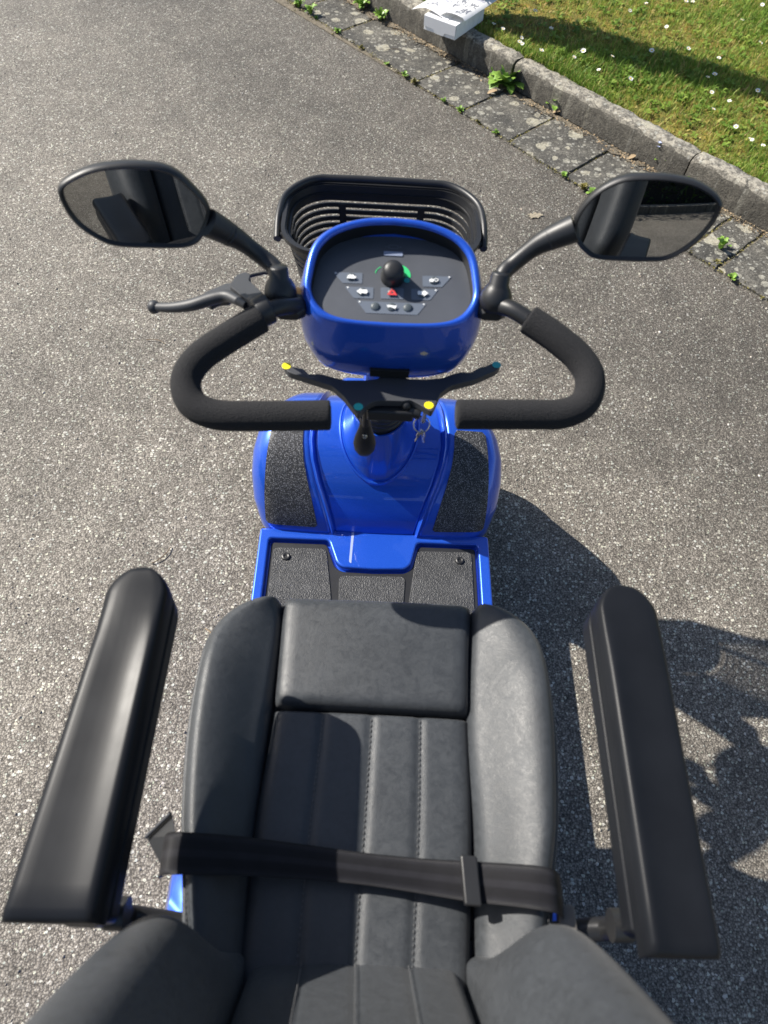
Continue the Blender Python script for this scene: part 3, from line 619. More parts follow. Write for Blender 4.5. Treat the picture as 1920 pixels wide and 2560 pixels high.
def paper(name, corners, curl, label, z0, n=10, marks=()):
    C = [Vector(c) for c in corners]; V = []; Fc = []
    def at(s, t, dz=0):
        p = C[0].lerp(C[1], s).lerp(C[3].lerp(C[2], s), t); return Vector((p.x, p.y, z0+curl(s, t)+dz))
    for dz in (0, -.0012):
        for i in range(n+1):
            for j in range(n+1): V.append(at(i/n, j/n, dz))
    W = n+1; o2 = W*W
    for i in range(n):
        for j in range(n):
            a = i*W+j; Fc += [(a, a+1, a+W+1, a+W), (o2+a, o2+a+W, o2+a+W+1, o2+a+1)]
    for i in range(n):
        for a, b in ((i, i+1), (n*W+i, n*W+i+1), (i*W, i*W+W), (i*W+n, i*W+W+n)): Fc.append((a, b, o2+b, o2+a))
    c0 = C[0].copy(); c0.z = z0
    o = mesh(name, [v-c0 for v in V], Fc, 'paper', None, True, 30); o.location = c0; tag(o, label, 'leaflet')
    for nm, s0, s1, t0, t1, mt, kind in marks:
        r = random.Random(int(s0*1000+t0*77)); v = []; f = []
        if kind == 'bar':
            m_ = 8; v = [at(s0+(s1-s0)*i/m_, t, .0007)-c0 for i in range(m_+1) for t in (t0, t1)]; f = [(2*i, 2*i+1, 2*i+3, 2*i+2) for i in range(m_)]
        else:   # a loose technical drawing of strokes
            for q in range(kind):
                x, y = r.uniform(s0, s1), r.uniform(t0, t1); a = r.uniform(0, 6.3); L = r.uniform(.05, .14); w = r.uniform(.008, .022)
                i0 = len(v); dx, dy = math.cos(a)*L, math.sin(a)*L; ex, ey = -math.sin(a)*w, math.cos(a)*w
                for px, py in ((x-ex, y-ey), (x+dx-ex*.4, y+dy-ey*.4), (x+dx+ex*.4, y+dy+ey*.4), (x+ex, y+ey)):
                    v.append(at(min(.97, max(.03, px)), min(.97, max(.03, py)), .0007)-c0)
                f.append((i0, i0+1, i0+2, i0+3))
        mesh(nm, v, f, mt, o, False)
    return o
def bw(x, y):   # box local to world
    a = bx.rotation_euler.z; p = Vector((x*math.cos(a)+y*math.sin(a), x*math.sin(a)-y*math.cos(a), 0)); return (bx.location.x+p.x, bx.location.y+p.y, 0)
zb = .113+BH
paper('leaflet', [bw(.235, .03), bw(.05, .012), bw(.045, .30), bw(.23, .31)], lambda s, t: .002+.012*math.sin(PI*min(1, max(0, s*1.1)))*(1-t)-.055*max(0, .42-s)**1.5, 'white instruction sheet curling over the left edge of the white box', zb,
      marks=[('drawing', .1, .5, .1, .3, 'ink', 14), ('drawing', .2, .6, .4, .6, 'ink2', 14)])
paper('manual', [bw(.10, .018), bw(-.018, .035), bw(-.03, .30), bw(.09, .30)], lambda s, t: .016+.010*math.sin(PI*s)*(1-t)+.008*t-.006*(s > .9), 'folded manual page with assembly drawings lying on top of the white box', zb,
      marks=[('drawing', .15, .45, .12, .35, 'ink', 16), ('drawing', .55, .85, .1, .3, 'ink', 16), ('drawing', .1, .4, .42, .55, 'ink', 14), ('drawing', .6, .85, .38, .55, 'ink', 14), ('title_bar', .45, .98, .62, .68, 'ink2', 'bar')])

# ------------------------------------------------------------------ the mobility scooter
S = empty('mobility_scooter', (0, .45, 0)); tag(S, 'blue four wheeled mobility scooter with black seat, armrests, mirrors and foam grips', 'mobility scooter')
OFF = Vector((0, .45, 0))
class Par:      # children are built in world metres and moved under the root
    pass
_link = link
def link(name, me, mat=None, parent=None, smooth=True):
    o = _link(name, me, mat, None, smooth)
    if parent is not None:
        me.transform(Matrix.Translation(-Vector(parent.get('_org', (0, 0, 0))))); o.parent = parent
        o['_org'] = list(parent.get('_org', (0, 0, 0)))
    return o
S['_org'] = list(OFF)

# wheels and chassis
def wheel(x, y, r, w):
    t = lathe('wheel', [(r*.45, -w*.5), (r*.80, -w*.5), (r*.93, -w*.42), (r, -w*.2), (r, w*.2), (r*.93, w*.42), (r*.80, w*.5), (r*.45, w*.5)], (x, y, r), (1, 0, 0), 'rubber', S, 36, 30)
    lathe('rim', [(r*.2, -w*.53), (r*.6, -w*.53), (r*.72, -w*.4), (r*.72, w*.4), (r*.6, w*.53), (r*.2, w*.53)], (x, y, r), (1, 0, 0), 'grey', t, 24)
for x, y in ((-.205, .985), (.205, .985)): wheel(x, y, .125, .075)
for x, y in ((-.215, -.16), (.215, -.16)): wheel(x, y, .13, .08)
box('chassis', (0, .42, .115), (.30, 1.15, .05), 'black', S, .006)

# rear body under the seat
def rear_body():
    rings = []
    for z, k, w in ((.14, .0, .258), (.30, .0, .272), (.36, .0, .275), (.40, .008, .269), (.425, .035, .26), (.432, .07, .22)):
        rings.append([(x, y, z) for x, y in rrect(0, -.16, 2*w, .63-2*k, .05, 6)])
    return loft('rear_cowl', rings, 'paint', S, ang=50)
rear_body()
tube('seat_post', [(0, .16, .40), (0, .16, .52)], .04, 'black', S)

# floor deck
dk = prism('floor_deck', [(-.242, .16), (.242, .16), (.242, .786), (-.242, .786)], .115, .190, 'paint', S, .004)
U = [(-.2425, .18), (-.2425, .787), (.2425, .787), (.2425, .18), (.2195, .18), (.2195, .765), (.090, .765), (.077, .7125), (.064, .7005), (.0, .6975), (-.064, .6995), (-.077, .7095), (-.096, .763), (-.2215, .763), (-.2215, .18)]
prism('deck_frame', roundpoly(U, .008, 4), .186, .2075, 'paint', dk, .004, seg=4)
mt = prism('floor_mat', roundpoly([(-.2165, .18), (-.2165, .758), (-.1, .758), (-.081, .705), (-.066, .694), (0, .692), (.066, .695), (.081, .708), (.094, .760), (.2145, .760), (.2145, .18)], .008, 4), .185, .1975, 'black', dk, .002)
for nm, P in (('mat_pad', [(-.211, .19), (-.211, .745), (-.1, .7465), (-.018, .19)]), ('mat_pad', [(-.062, .42), (-.0705, .684), (0, .6855), (.0665, .687), (.052, .42)]), ('mat_pad', [(.012, .19), (.090, .749), (.2065, .751), (.2065, .19)])):
    prism('mat_pad', roundpoly(P, .012, 4), .196, .1995, 'mat', dk, .0012, seg=2)
for x, y in ((-.183, .723), (.18, .729)):
    o = lathe('screw', [(.0001, .2015), (.0028, .2013), (.0032, .2025), (.0062, .2035), (.0085, .2025), (.0095, .1995), (.0095, .197)], (x, y, 0), (0, 0, 1), 'black', dk, 24)
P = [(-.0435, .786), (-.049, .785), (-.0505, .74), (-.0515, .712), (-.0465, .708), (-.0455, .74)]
sheet('reflection_streak', roundpoly(P, .003), .2079, 'reflection_streak', dk)  # flat pale streak: a reflection on the blue frame, put in as colour

# front cowl
PR = [(.785, .195), (.79, .215), (.81, .255), (.845, .305), (.89, .345), (.94, .365), (.985, .368), (1.03, .350), (1.075, .305), (1.115, .235), (1.135, .15)]
WD = [(.785, .250), (.81, .261), (.845, .264), (.89, .262), (.94, .254), (.985, .240), (1.03, .218), (1.075, .20), (1.135, .19)]
XR = [(.785, .088), (.815, .104), (.846, .1205), (.878, .1315), (.908, .136), (.935, .135), (.989, .128), (1.03, .118), (1.14, .10)]
PC = cat([(0, y, z) for y, z in PR], 7)
def cowl_pt(i, x, off=0.0):
    """point on the cowl skin at profile index i, side position x, raised by off along the skin"""
    p = PC[i]; q = (PC[min(i+1, len(PC)-1)]-PC[max(i-1, 0)]); nrm = Vector((0, -q.z, q.y)).normalized(); w = interp(WD, p.y); r = .05; ax = abs(x); ins = 0; ox = x
    if ax > w-r:
        th = min(1, (ax-(w-r))/(r*PI/2))*PI/2; ox = math.copysign(w-r+r*math.sin(th), x); ins = r*(1-math.cos(th)); nn = Vector((math.copysign(math.sin(th), x), nrm.y*math.cos(th), nrm.z*math.cos(th)))
    else: nn = nrm
    xr = interp(XR, p.y); d = ax-xr
    rel = -.0055*sm((-d)/.007) if d < 0 else 0
    rel += .0030*math.exp(-(d/.0026)**2) - .0025*math.exp(-((d+.006)/.002)**2) - .0022*math.exp(-((d-.006)/.002)**2)
    crown = .010*(1-(min(ax, .26)/.26)**2)
    return Vector((ox, p.y, p.z)) - nrm*ins + nn*off + nrm*(rel+crown)
def cowl():
    rings = []
    for i, p in enumerate(PC):
        w = interp(WD, p.y); xr = interp(XR, p.y); half = [xr*k/7*.9 for k in range(8)] + [xr+d for d in (-.011, -.0085, -.006, -.004, -.002, 0, .002, .004, .006, .0085, .011, .014)]
        e = w-.05+.05*PI/2; h0 = half[-1]; half += [h0+(w-.05-h0)*k/5 for k in range(1, 6)] + [w-.05+(e-w+.05)*k/8 for k in range(1, 9)]
        pts = [cowl_pt(i, x) for x in half]; last = pts[-1]
        sk = [Vector((last.x*(1-.02*k), last.y+.02*k*(1 if p.y < .9 else 0), max(.10, last.z*(1-k/3)+.10*k/3))) for k in (1, 2, 3)]
        pts += sk
        rings.append([Vector((-q.x, q.y, q.z)) for q in pts[:0:-1]] + pts)
    return loft('front_cowl', rings, 'paint', S, False, False, 60, closed=False)
cw = cowl()
def cowl_patch(name, xin, xout, i0, i1, off, mat, sgn):
    V = []; Fc = []; W = 14; rows = list(range(i0, i1+1)); H = len(rows)
    for j, i in enumerate(rows):
        y = PC[i].y; a, b = interp(xin, y), interp(xout, y)
        cx = .006*max(0, 1-min(j, H-1-j)/1.0)
        for k in range(W): V.append(cowl_pt(i, sgn*(a+cx+(b-a-2*cx)*k/(W-1)), off))
    n0 = len(V)
    for j, i in enumerate(rows):
        y = PC[i].y; a, b = interp(xin, y), interp(xout, y)
        for k in range(W): V.append(cowl_pt(i, sgn*(a+(b-a)*k/(W-1)), -.003))
    for j in range(H-1):
        for k in range(W-1): a = j*W+k; Fc.append((a, a+1, a+W+1, a+W))
    bd = [k for k in range(W)] + [j*W+W-1 for j in range(1, H)] + [(H-1)*W+k for k in range(W-2, -1, -1)] + [j*W for j in range(H-2, 0, -1)]
    for q in range(len(bd)): a, b = bd[q], bd[(q+1) % len(bd)]; Fc.append((a, b, n0+b, n0+a))
    return mesh(name, V, Fc, mat, cw, True, 50)
PI_ = [(.787, .119), (.819, .132), (.844, .142), (.875, .151), (.905, .1545), (.96, .1545)]
PO_ = [(.787, .231), (.825, .231), (.86, .2285), (.895, .2245), (.925, .2205), (.96, .214)]
i0 = min(range(len(PC)), key=lambda i: abs(PC[i].y-.792)); i1 = min(range(len(PC)), key=lambda i: abs(PC[i].y-.942))
for sgn in (-1, 1): cowl_patch('grip_pad', PI_, PO_, i0, i1, .0022, 'antislip', sgn)
# near-black block filling the cowl to darken its inside
box('cowl_dark_fill', (0, .96, .16), (.40, .26, .10), 'dark', S, .01)

# steering shroud, rubber boot, column, column cover
def ell(cx, cy, z, rx, ry, n=40, tilt=0, p=2.0):
    return [(cx+rx*math.copysign(abs(math.cos(a))**(2/p), math.cos(a)), cy+ry*math.copysign(abs(math.sin(a))**(2/p), math.sin(a)), z+tilt*math.sin(a)) for a in [2*PI*k/n for k in range(n)]]
SE = [(0, .8445), (.023, .848), (.049, .864), (.068, .888), (.078, .918), (.080, .955), (.072, .992), (.050, 1.015), (0, 1.022)]
SEc = cat([(x, y, 0) for x, y in SE], 6); SEp = [(p.x, p.y) for p in SEc]; SEp = SEp + [(-x, y) for x, y in SEp[-2:0:-1]]
def on_cowl(x, y, off=0):
    k = min(range(len(PC)), key=lambda q: abs(PC[q].y-y)); k2 = min(len(PC)-1, k+1) if PC[k].y < y else max(0, k-1)
    t = 0 if PC[k2].y == PC[k].y else (y-PC[k].y)/(PC[k2].y-PC[k].y); return cowl_pt(k, x, off).lerp(cowl_pt(k2, x, off), max(0, min(1, t)))
foot = [on_cowl(x, y) for x, y in SEp]; rings = [[p+Vector((0, 0, -.02)) for p in foot], [Vector((p.x*1.03, .93+(p.y-.93)*1.03, p.z-.001)) for p in foot], [Vector((p.x*1.03, .93+(p.y-.93)*1.03, p.z+.004)) for p in foot], [Vector((p.x*1.0, .93+(p.y-.93)*1.0, p.z+.0055)) for p in foot], [Vector((p.x*.965, .93+(p.y-.93)*.965, p.z+.004)) for p in foot], [Vector((p.x*.93, .93+(p.y-.93)*.94, p.z+.008)) for p in foot]]
for t, tx, ty in ((.25, .86, .90), (.5, .79, .83), (.75, .725, .75), (.95, .685, .70), (1, .665, .68)):
    rings.append([Vector((p.x*tx*(1-.0*t), .93-.021*t+(p.y-.93)*ty, (p.z+.008)*(1-t)+(.452+.010*abs(p.x)/.08)*t)) for p in foot])
rings.append([Vector((p.x*.63, .909+(p.y-.93)*.64, .452+.010*abs(p.x)/.08)) for p in foot]); rings.append([Vector((p.x*.60, .909+(p.y-.93)*.61, .43)) for p in foot])
sh = loft('column_shroud', rings, 'paint', S, ang=50)
for k in range(5):
    z = .444+.014*k; r = .053-.0022*k; cy = .909-.0045*k
    lathe('boot_fold', [(r*.7, -.008), (r*.93, -.006), (r, 0), (r*.93, .006), (r*.7, .008)], (0, cy, z), (0, -.3, .95), 'black', sh, 32, 80)
tube('steering_column', [(0, .90, .44), (0, .80, .79)], .022, 'black', S)
ax_ = lambda z: .90-(z-.44)*.2857
tc = loft('column_cover', [[(x, y+.0, z) for x, y in rrect(0, ax_(z)+.006, 2*w, 2*d, min(w, d)*.6, 5)] for z, w, d in ((.512, .030, .026), (.518, .034, .030), (.58, .036, .033), (.64, .034, .032), (.70, .030, .030), (.79, .028, .028))], 'paint', S, ang=40)
loft('front_nacelle', [[(x, y, z) for x, y in rrect(0, cy, 2*w, 2*d, min(w, d)*.7, 6)] for z, w, d, cy in ((.43, .062, .018, .955), (.455, .072, .020, .950), (.475, .080, .021, .946), (.488, .078, .018, .944), (.494, .068, .012, .943))], 'paint', S, ang=50)

# console head
TL = math.radians(25); CO = Vector((0, .676, .885)); CYv = Vector((0, math.cos(TL), math.sin(TL))); CN = Vector((0, -math.sin(TL), math.cos(TL)))
def con(x, y, n=0): return CO + Vector((1, 0, 0))*x + CYv*y + CN*n
OUT = [(0, .1425), (.032, .1405), (.058, .134), (.0815, .1235), (.098, .108), (.1065, .088), (.1105, .060), (.1105, .040), (.105, .0235), (.0935, .0085), (.074, .0005), (.045, -.0035), (0, -.005)]
INN = [(0, .1335), (.031, .131), (.055, .125), (.0755, .115), (.089, .1015), (.096, .086), (.1005, .060), (.1015, .044), (.0965, .0288), (.086, .016), (.070, .0080), (.0435, .0040), (0, .0028)]
def sym(P): 
    h = cat([(x, y, 0) for x, y in P], 5); r = [(p.x, p.y) for p in h]; return r + [(-x, y) for x, y in r[-2:0:-1]]
OU, IN = sym(OUT), sym(INN); cy0 = .068
rec = lambda y: -.0035 - .022*(y-.003)/.13
lining = [[con(x*.990, cy0+(y-cy0)*.990, rec(y)-.002) for x, y in IN], [con(x*.994, cy0+(y-cy0)*.994, rec(y)+.001) for x, y in IN], [con(x*.9985, cy0+(y-cy0)*.9985, -.0005) for x, y in IN]]
rings = [[con(x, y, -.004) for x, y in IN], [con(x, y, .0015) for x, y in IN],
         [con((x*.7+u*.3), (y*.7+v*.3), .0045) for (x, y), (u, v) in zip(IN, OU)], [con((x*.3+u*.7), (y*.3+v*.7), .0045) for (x, y), (u, v) in zip(IN, OU)], [con(x, y, .001) for x, y in OU]]
for f, sc in ((.06, 1.015), (.22, 1.045), (.42, 1.058), (.6, 1.03), (.75, .985), (.87, .915), (.95, .83), (1, .74)):
    rg = []
    for x, y in OU:
        p = con(x, y, 0); cyw = CO.y+cy0*math.cos(TL); wide = 1+.035*math.exp(-((y-.075)/.03)**2)*math.sin(min(1, f*2.2)*PI)
        rg.append(Vector((p.x*sc*wide, cyw+(p.y-cyw)*(sc if p.y < cyw else sc*.98), p.z*(1-f)+.785*f - .006*(1-abs(x)/.12)*f)))
    rings.append(rg)
hd = loft('console', rings, 'paint', S, False, True, 60)
loft('panel_surround', lining, 'black', hd, False, False, 60)
pan = mesh('control_panel', [con(x*.99, cy0+(y-cy0)*.99, rec(y)) for x, y in IN] + [con(0, .068, rec(.068))], [(i, (i+1) % len(IN), len(IN)) for i in range(len(IN))], 'panel', hd, False)
def onp(x, y, d): return con(x, y, rec(y)+d)
def flat(name, P, mat, d=.0005, th=None, par=None):
    if th: 
        o = prism(name, P, 0, 1, mat, par or hd, 0, lambda x, y, z: onp(x, y, d if z == 0 else d+th), smooth=False); return o
    return mesh(name, [onp(x, y, d) for x, y in P], [tuple(range(len(P)))], mat, par or hd, False)
BT = [([(-.0725, .0715), (-.0365, .0725), (-.0365, .0575), (-.0600, .0570)], (-.0500, .0652)),
      ([(.0365, .0725), (.0725, .0735), (.0605, .0580), (.0370, .0575)], (.0508, .0660)),
      ([(-.0575, .0522), (-.0225, .0530), (-.0225, .0375), (-.0460, .0370)], (-.0360, .0455)),
      ([(-.0140, .0535), (.0140, .0540), (.0140, .0385), (-.0135, .0380)], (0, .0465)),
      ([(.0230, .0535), (.0565, .0545), (.0460, .0390), (.0235, .0385)], (.0370, .0472)),
      ([(-.0420, .0335), (.0420, .0340), (.0310, .0180), (-.0305, .0175)], None)]
BT = [([(x*1.05, (y-.045)*1.05+.0455) for x, y in P], c and (c[0]*1.05, (c[1]-.045)*1.05+.0455)) for P, c in BT]
for i, (P, c) in enumerate(BT):
    flat('button_frame', roundpoly(P, .0012, 2), 'key', .0003, .0003)
    for cc in ([c] if c else [(-.0205, .0258), (0, .0260), (.0205, .0262)]):
        q = onp(cc[0], cc[1], .0009); lathe('button', [(.0001, .0022), (.0035, .002), (.0054, .0012), (.0060, 0), (.0060, -.001)], q, CN, 'cap', hd, 24, 60)
def icon(P, c, mat='icon', d=.0034): return flat('icon', [(c[0]+x*1.3, c[1]+y*1.35) for x, y in P], mat, d)
icon([(-.0045, -.002), (-.003, .001), (-.001, .0028), (.0018, .0024), (.003, .0008), (.0045, .0006), (.005, -.001), (.0032, -.002)], BT[0][1])
icon([(-.0050, -.0018), (-.0012, -.0022), (-.0005, .0004), (-.0022, .0015), (-.0048, .0004)], BT[1][1])
th_ = [2*PI*k/16 for k in range(16)]
for rr_ in (1,):
    c = BT[1][1]; V = [onp(c[0]+.0022+r*math.cos(a), c[1]+.0004+r*.85*math.sin(a), .0034) for a in th_ for r in (.0030, .0019)]
    mesh('icon', V, [(2*k, 2*k+1, (2*k+3) % 32, (2*k+2) % 32) for k in range(16)], 'icon', hd, False)
arrow = [(-.0055, 0), (-.001, .0034), (-.001, .0018), (.0045, .0022), (.0052, 0), (.0045, -.0022), (-.001, -.0018), (-.001, -.0034)]
icon(arrow, BT[2][1]); icon([(-x, y) for x, y in arrow], BT[4][1])
c = BT[3][1]; tri = [(0, .0064), (.0064, -.0042), (-.0064, -.0042)]; tri2 = [(0, .0018), (.0022, -.0018), (-.0022, -.0018)]
mesh('icon', [onp(c[0]+x, c[1]+y, .0034) for x, y in tri+tri2], [(0, 1, 4, 3), (1, 2, 5, 4), (2, 0, 3, 5)], 'red', hd, False)
icon([(-.005, .0015), (-.0035, -.001), (-.001, -.0004), (.0035, -.0022), (.0052, .0018), (.003, .001), (-.002, .0016)], (0, .0261))
for x, y in ((-.0725, .0720), (.0725, .0740), (-.0562, .0518), (.0555, .0538), (-.0405, .0320), (.0405, .0326)):
    flat('indicator_led', [(x+.0011*math.cos(a), y+.0011*math.sin(a)) for a in th_], 'icon', .0013)
flat('battery_gauge', rrect(0, .1050, .0245, .0062, .0008, 2), 'led', .0006, .0006)
for k in range(1): 
    P1, P2 = rrect(0, .1155, .0135, .0062, .003, 4), rrect(0, .1155, .0115, .0044, .0021, 4); n = len(P1)
    mesh('icon', [onp(x, y, .0007) for x, y in P1+P2], [(i, (i+1) % n, n+(i+1) % n, n+i) for i in range(n)], 'faint', hd, False)
    for sx in (-1, 1): flat('icon', rrect(sx*.0095, .1155, .003, .0008, .0003, 2), 'faint', .0007)
    flat('icon', rrect(.0095, .1155, .0008, .003, .0003, 2), 'faint', .0009)
# speed dial: green scale wedge and knob
flat('speed_scale', [(.002+.0212*math.cos(a), .0735+.0175*math.sin(a)) for a in np.linspace(-.15, 1.35, 16)] + [(.002+.010*math.cos(a), .0735+.008*math.sin(a)) for a in np.linspace(1.35, -.15, 8)], 'green', .0006)
flat('speed_scale', [(-.002+.0205*math.cos(a), .0745+.014*math.sin(a)) for a in np.linspace(2.3, 3.1, 10)] + [(-.002+.0195*math.cos(a), .0745+.0132*math.sin(a)) for a in np.linspace(3.1, 2.3, 10)], 'green', .0006)
flat('speed_mark', [(.0185+.0038*math.cos(a), .0665+.0038*math.sin(a)) for a in th_], 'teal', .0008)
kb = onp(.0, .0705, 0); kax = (CN+Vector((0, -.10, 0))).normalized()
lathe('speed_knob', [(.0155, -.002), (.0155, .004), (.0145, .008), (.0140, .015), (.0138, .020), (.0125, .0245), (.0090, .0275), (.004, .0285), (.0002, .0286)], kb, kax, 'black', hd, 32, 50)
box('slot', (.002, .6735, .8085), (.052, .014, .013), 'dark', hd, .001)

# handlebar, foam grips
GL = [(-.157, .660, .902), (-.194, .634, .892), (-.226, .609, .882), (-.240, .583, .871), (-.231, .556, .861), (-.203, .544, .856), (-.157, .544, .856), (-.068, .549, .858)]
GR = [(.166, .674, .907), (.200, .652, .899), (.229, .629, .889), (.241, .604, .880), (.234, .577, .869), (.208, .563, .863), (.168, .560, .862), (.080, .556, .861)]
hb = tube('handlebar', cat([(-.160, .662, .903), (-.138, .677, .904), (-.118, .697, .890), (-.100, .725, .868), (0, .75, .85), (.100, .735, .868), (.121, .712, .892), (.143, .691, .908), (.166, .674, .907)], 8), .0105, 'black', S, 12)
for G in (GL, GR):
    tube('foam_grip', cat(G, 8), .0178, 'foam', hb, 24, rnd=.003)
    tube('bar_end', [Vector(G[-1])+ (Vector(G[-2])-Vector(G[-1])).normalized()*.004, Vector(G[-1])-(Vector(G[-2])-Vector(G[-1])).normalized()*.0006], .011, 'grey', hb, 16)
for sx, p in ((-1, (-.128, .705, .885)), (1, (.126, .718, .888))):
    o = loft('indicator_light', [[(p[0]+(x)*k, p[1]-.004+dy, p[2]+(z)*k) for x, z in rrect(0, 0, .042, .020, .008, 4)] for k, dy in ((.6, -.018), (1, -.010), (1, .012))], 'black', S)
    loft('indicator_lens', [[(p[0]+(x)*k, p[1]-.004+dy, p[2]+(z)*k) for x, z in rrect(sx*.002, 0, .042, .019, .008, 4)] for k, dy in ((1, .0125), (1, .022), (.8, .028))], 'amber', o)

# mirrors
OL = [(-.0748, .0243), (-.0646, .0351), (-.036, .046), (-.0047, .049), (.0239, .047), (.0453, .042), (.0608, .032), (.0724, .0175), (.0845, -.0014), (.0878, -.0152), (.0837, -.0287), (.0758, -.0422), (.0653, -.0526), (.0472, -.0571), (.0099, -.0536), (-.0298, -.0467), (-.0501, -.0346), (-.0664, -.0164), (-.0742, .0042)]
OR = [(-.080, -.0309), (-.0812, -.0123), (-.0735, .0093), (-.0595, .0272), (-.0407, .0399), (-.0183, .0458), (.0084, .049), (.0368, .0473), (.0604, .0392), (.0715, .0306), (.0746, .0235), (.0728, .0054), (.0655, -.0144), (.0531, -.0326), (.0379, -.0453), (.0197, -.0506), (-.0093, -.0556), (-.0433, -.0588), (-.0594, -.053), (-.0728, -.0424)]
def mirror(Mc, n, O, arm, basep, label):
    Mc = Vector(Mc); n = Vector(n).normalized(); ax = Vector((0, 0, 1)).cross(n).normalized(); ay = n.cross(ax)
    P = [(p.x, p.y) for p in cat([(x, y, 0) for x, y in O], 5, True)]; cx = sum(p[0] for p in P)/len(P); cy = sum(p[1] for p in P)/len(P)
    def ring(inset, h, sc=None):
        o = []
        for x, y in P:
            dx, dy = x-cx, y-cy; L = math.hypot(dx, dy); k = (L-inset)/L if sc is None else sc; o.append(Mc+ax*(cx+dx*k)+ay*(cy+dy*k)+n*h)
        return o
    mr = loft('mirror', [ring(.0062, -.0005), ring(.0058, .0030), ring(.0035, .0048), ring(.0012, .0035), ring(0, -.001), ring(.001, -.010), ring(0, -.020, .86), ring(0, -.028, .66), ring(0, -.032, .40), ring(0, -.033, .1)], 'black', S, True, True, 60)
    RR = 2.0; V = []; m_ = len(P); K_ = 12
    for k in range(1, K_+1):
        for x, y in P:
            dx, dy = x-cx, y-cy; L = math.hypot(dx, dy); q = (L-.0057)/L*k/K_; V.append(Mc+ax*(cx+dx*q)+ay*(cy+dy*q)+n*(.0004+(.0058-(L*q)**2)/(2*RR)))
    V.append(Mc+ax*cx+ay*cy+n*(.0004+.0058/(2*RR))); Fc = [(k*m_+i, k*m_+(i+1) % m_, (k+1)*m_+(i+1) % m_, (k+1)*m_+i) for k in range(K_-1) for i in range(m_)] + [(i, (i+1) % m_, len(V)-1) for i in range(m_)]
    mesh('mirror_glass', V, Fc, 'mirror', mr, True)
    pts = cat(arm, 7); L = len(pts)
    tube('mirror_arm', pts, [.0165 - .006*sm(i/L*2.6) for i in range(L)], 'black', mr, 18)
    a, b = Vector(arm[0]), Vector(arm[1]); d = (b-a).normalized()
    for k in range(3): lathe('neck_ring', [(.0125, -.0016), (.0142, -.0006), (.0142, .0006), (.0125, .0016)], a+d*(.020+.0055*k), d, 'black', mr, 20, 80)
    bp = Vector(basep); up = (Vector(arm[-1])-bp).normalized()
    lathe('arm_boot', [(.0135, -.012), (.0185, -.006), (.0205, .002), (.0195, .010), (.0155, .018), (.0125, .022), (.0120, .034), (.0105, .036)], bp, (up+Vector((0, 0, .6))).normalized(), 'black', mr, 24, 60)
    return mr
mirror((-.2985, .718, 1.0038), (.2335, -.9675, .1143), [(x*.97, y*.97) for x, y in OL], [(-.220, .731, .978), (-.191, .742, .950), (-.164, .742, .926), (-.148, .733, .918), (-.141, .720, .914)], (-.139, .708, .896), 'left mirror')
mirror((.2908, .74, 1.008), (-.1987, -.9688, .1659), OR, [(.214, .752, .981), (.177, .751, .958), (.150, .744, .934), (.138, .735, .926), (.132, .722, .918)], (.129, .708, .902), 'right mirror')

# brake lever on the left
def lev_z(x, y): return .897 - .37*math.hypot(x+.157, y-.677)
br = prism('brake_bracket', roundpoly([(-0.2074, 0.7788), (-0.1974, 0.7889), (-0.1884, 0.7785), (-0.1873, 0.7577), (-0.1633, 0.7145), (-0.1488, 0.6890), (-0.1511, 0.6674), (-0.1653, 0.6688), (-0.1762, 0.6911), (-0.2110, 0.7457)], .003, 3), 0, 1, 'lever', S, .003, lambda x, y, z: (x, y, lev_z(x, y)-.013+.024*z))
lp = cat([(-0.3133, 0.7354, 0.8428), (-0.2848, 0.7262, 0.8519), (-0.2577, 0.7232, 0.8606), (-0.2327, 0.7281, 0.8678), (-0.2132, 0.7289, 0.8729), (-0.1982, 0.7162, 0.8786), (-0.1811, 0.6978, 0.8858)], 6); n = len(lp)
tube('brake_lever', lp, [.0058+.0032*math.sin(PI*min(1, i/n*1.1)) for i in range(n)], 'lever', br, 14, flat=.9)
ball('lever_tip', (-0.3133, 0.7354, 0.8428), .009, 'lever', br)
prism('lever_cam', roundpoly([(-0.2504, 0.7601), (-0.2476, 0.7473), (-0.2383, 0.7367), (-0.2281, 0.7447), (-0.2149, 0.7416), (-0.2090, 0.7524), (-0.2085, 0.7775), (-0.2220, 0.7798)], .003, 3), 0, 1, 'lever', br, .003, lambda x, y, z: (x, y, lev_z(x, y)-.020+.02*z))
tube('clamp_bolt', [(-.1765, .6985, .896), (-.166, .690, .899), (-.1545, .679, .899)], [.005, .0085, .0095], 'lever', br, 18, rnd=.001)
tube('bolt_socket', [(-.157, .6815, .899), (-.1538, .6783, .899)], .0058, 'dark', br, 14)
tube('bar_clamp', [(-.163, .664, .903), (-.147, .673, .907)], .0185, 'black', br, 22, rnd=.003)
tube('brake_cable', cat([(-0.1901, 0.7767, 0.8666), (-0.1779, 0.7834, 0.8658), (-0.1634, 0.7857, 0.8656), (-.140, .760, .868), (-.12, .755, .86), (-.10, .74, .845)], 6), .0024, 'black', br, 8)

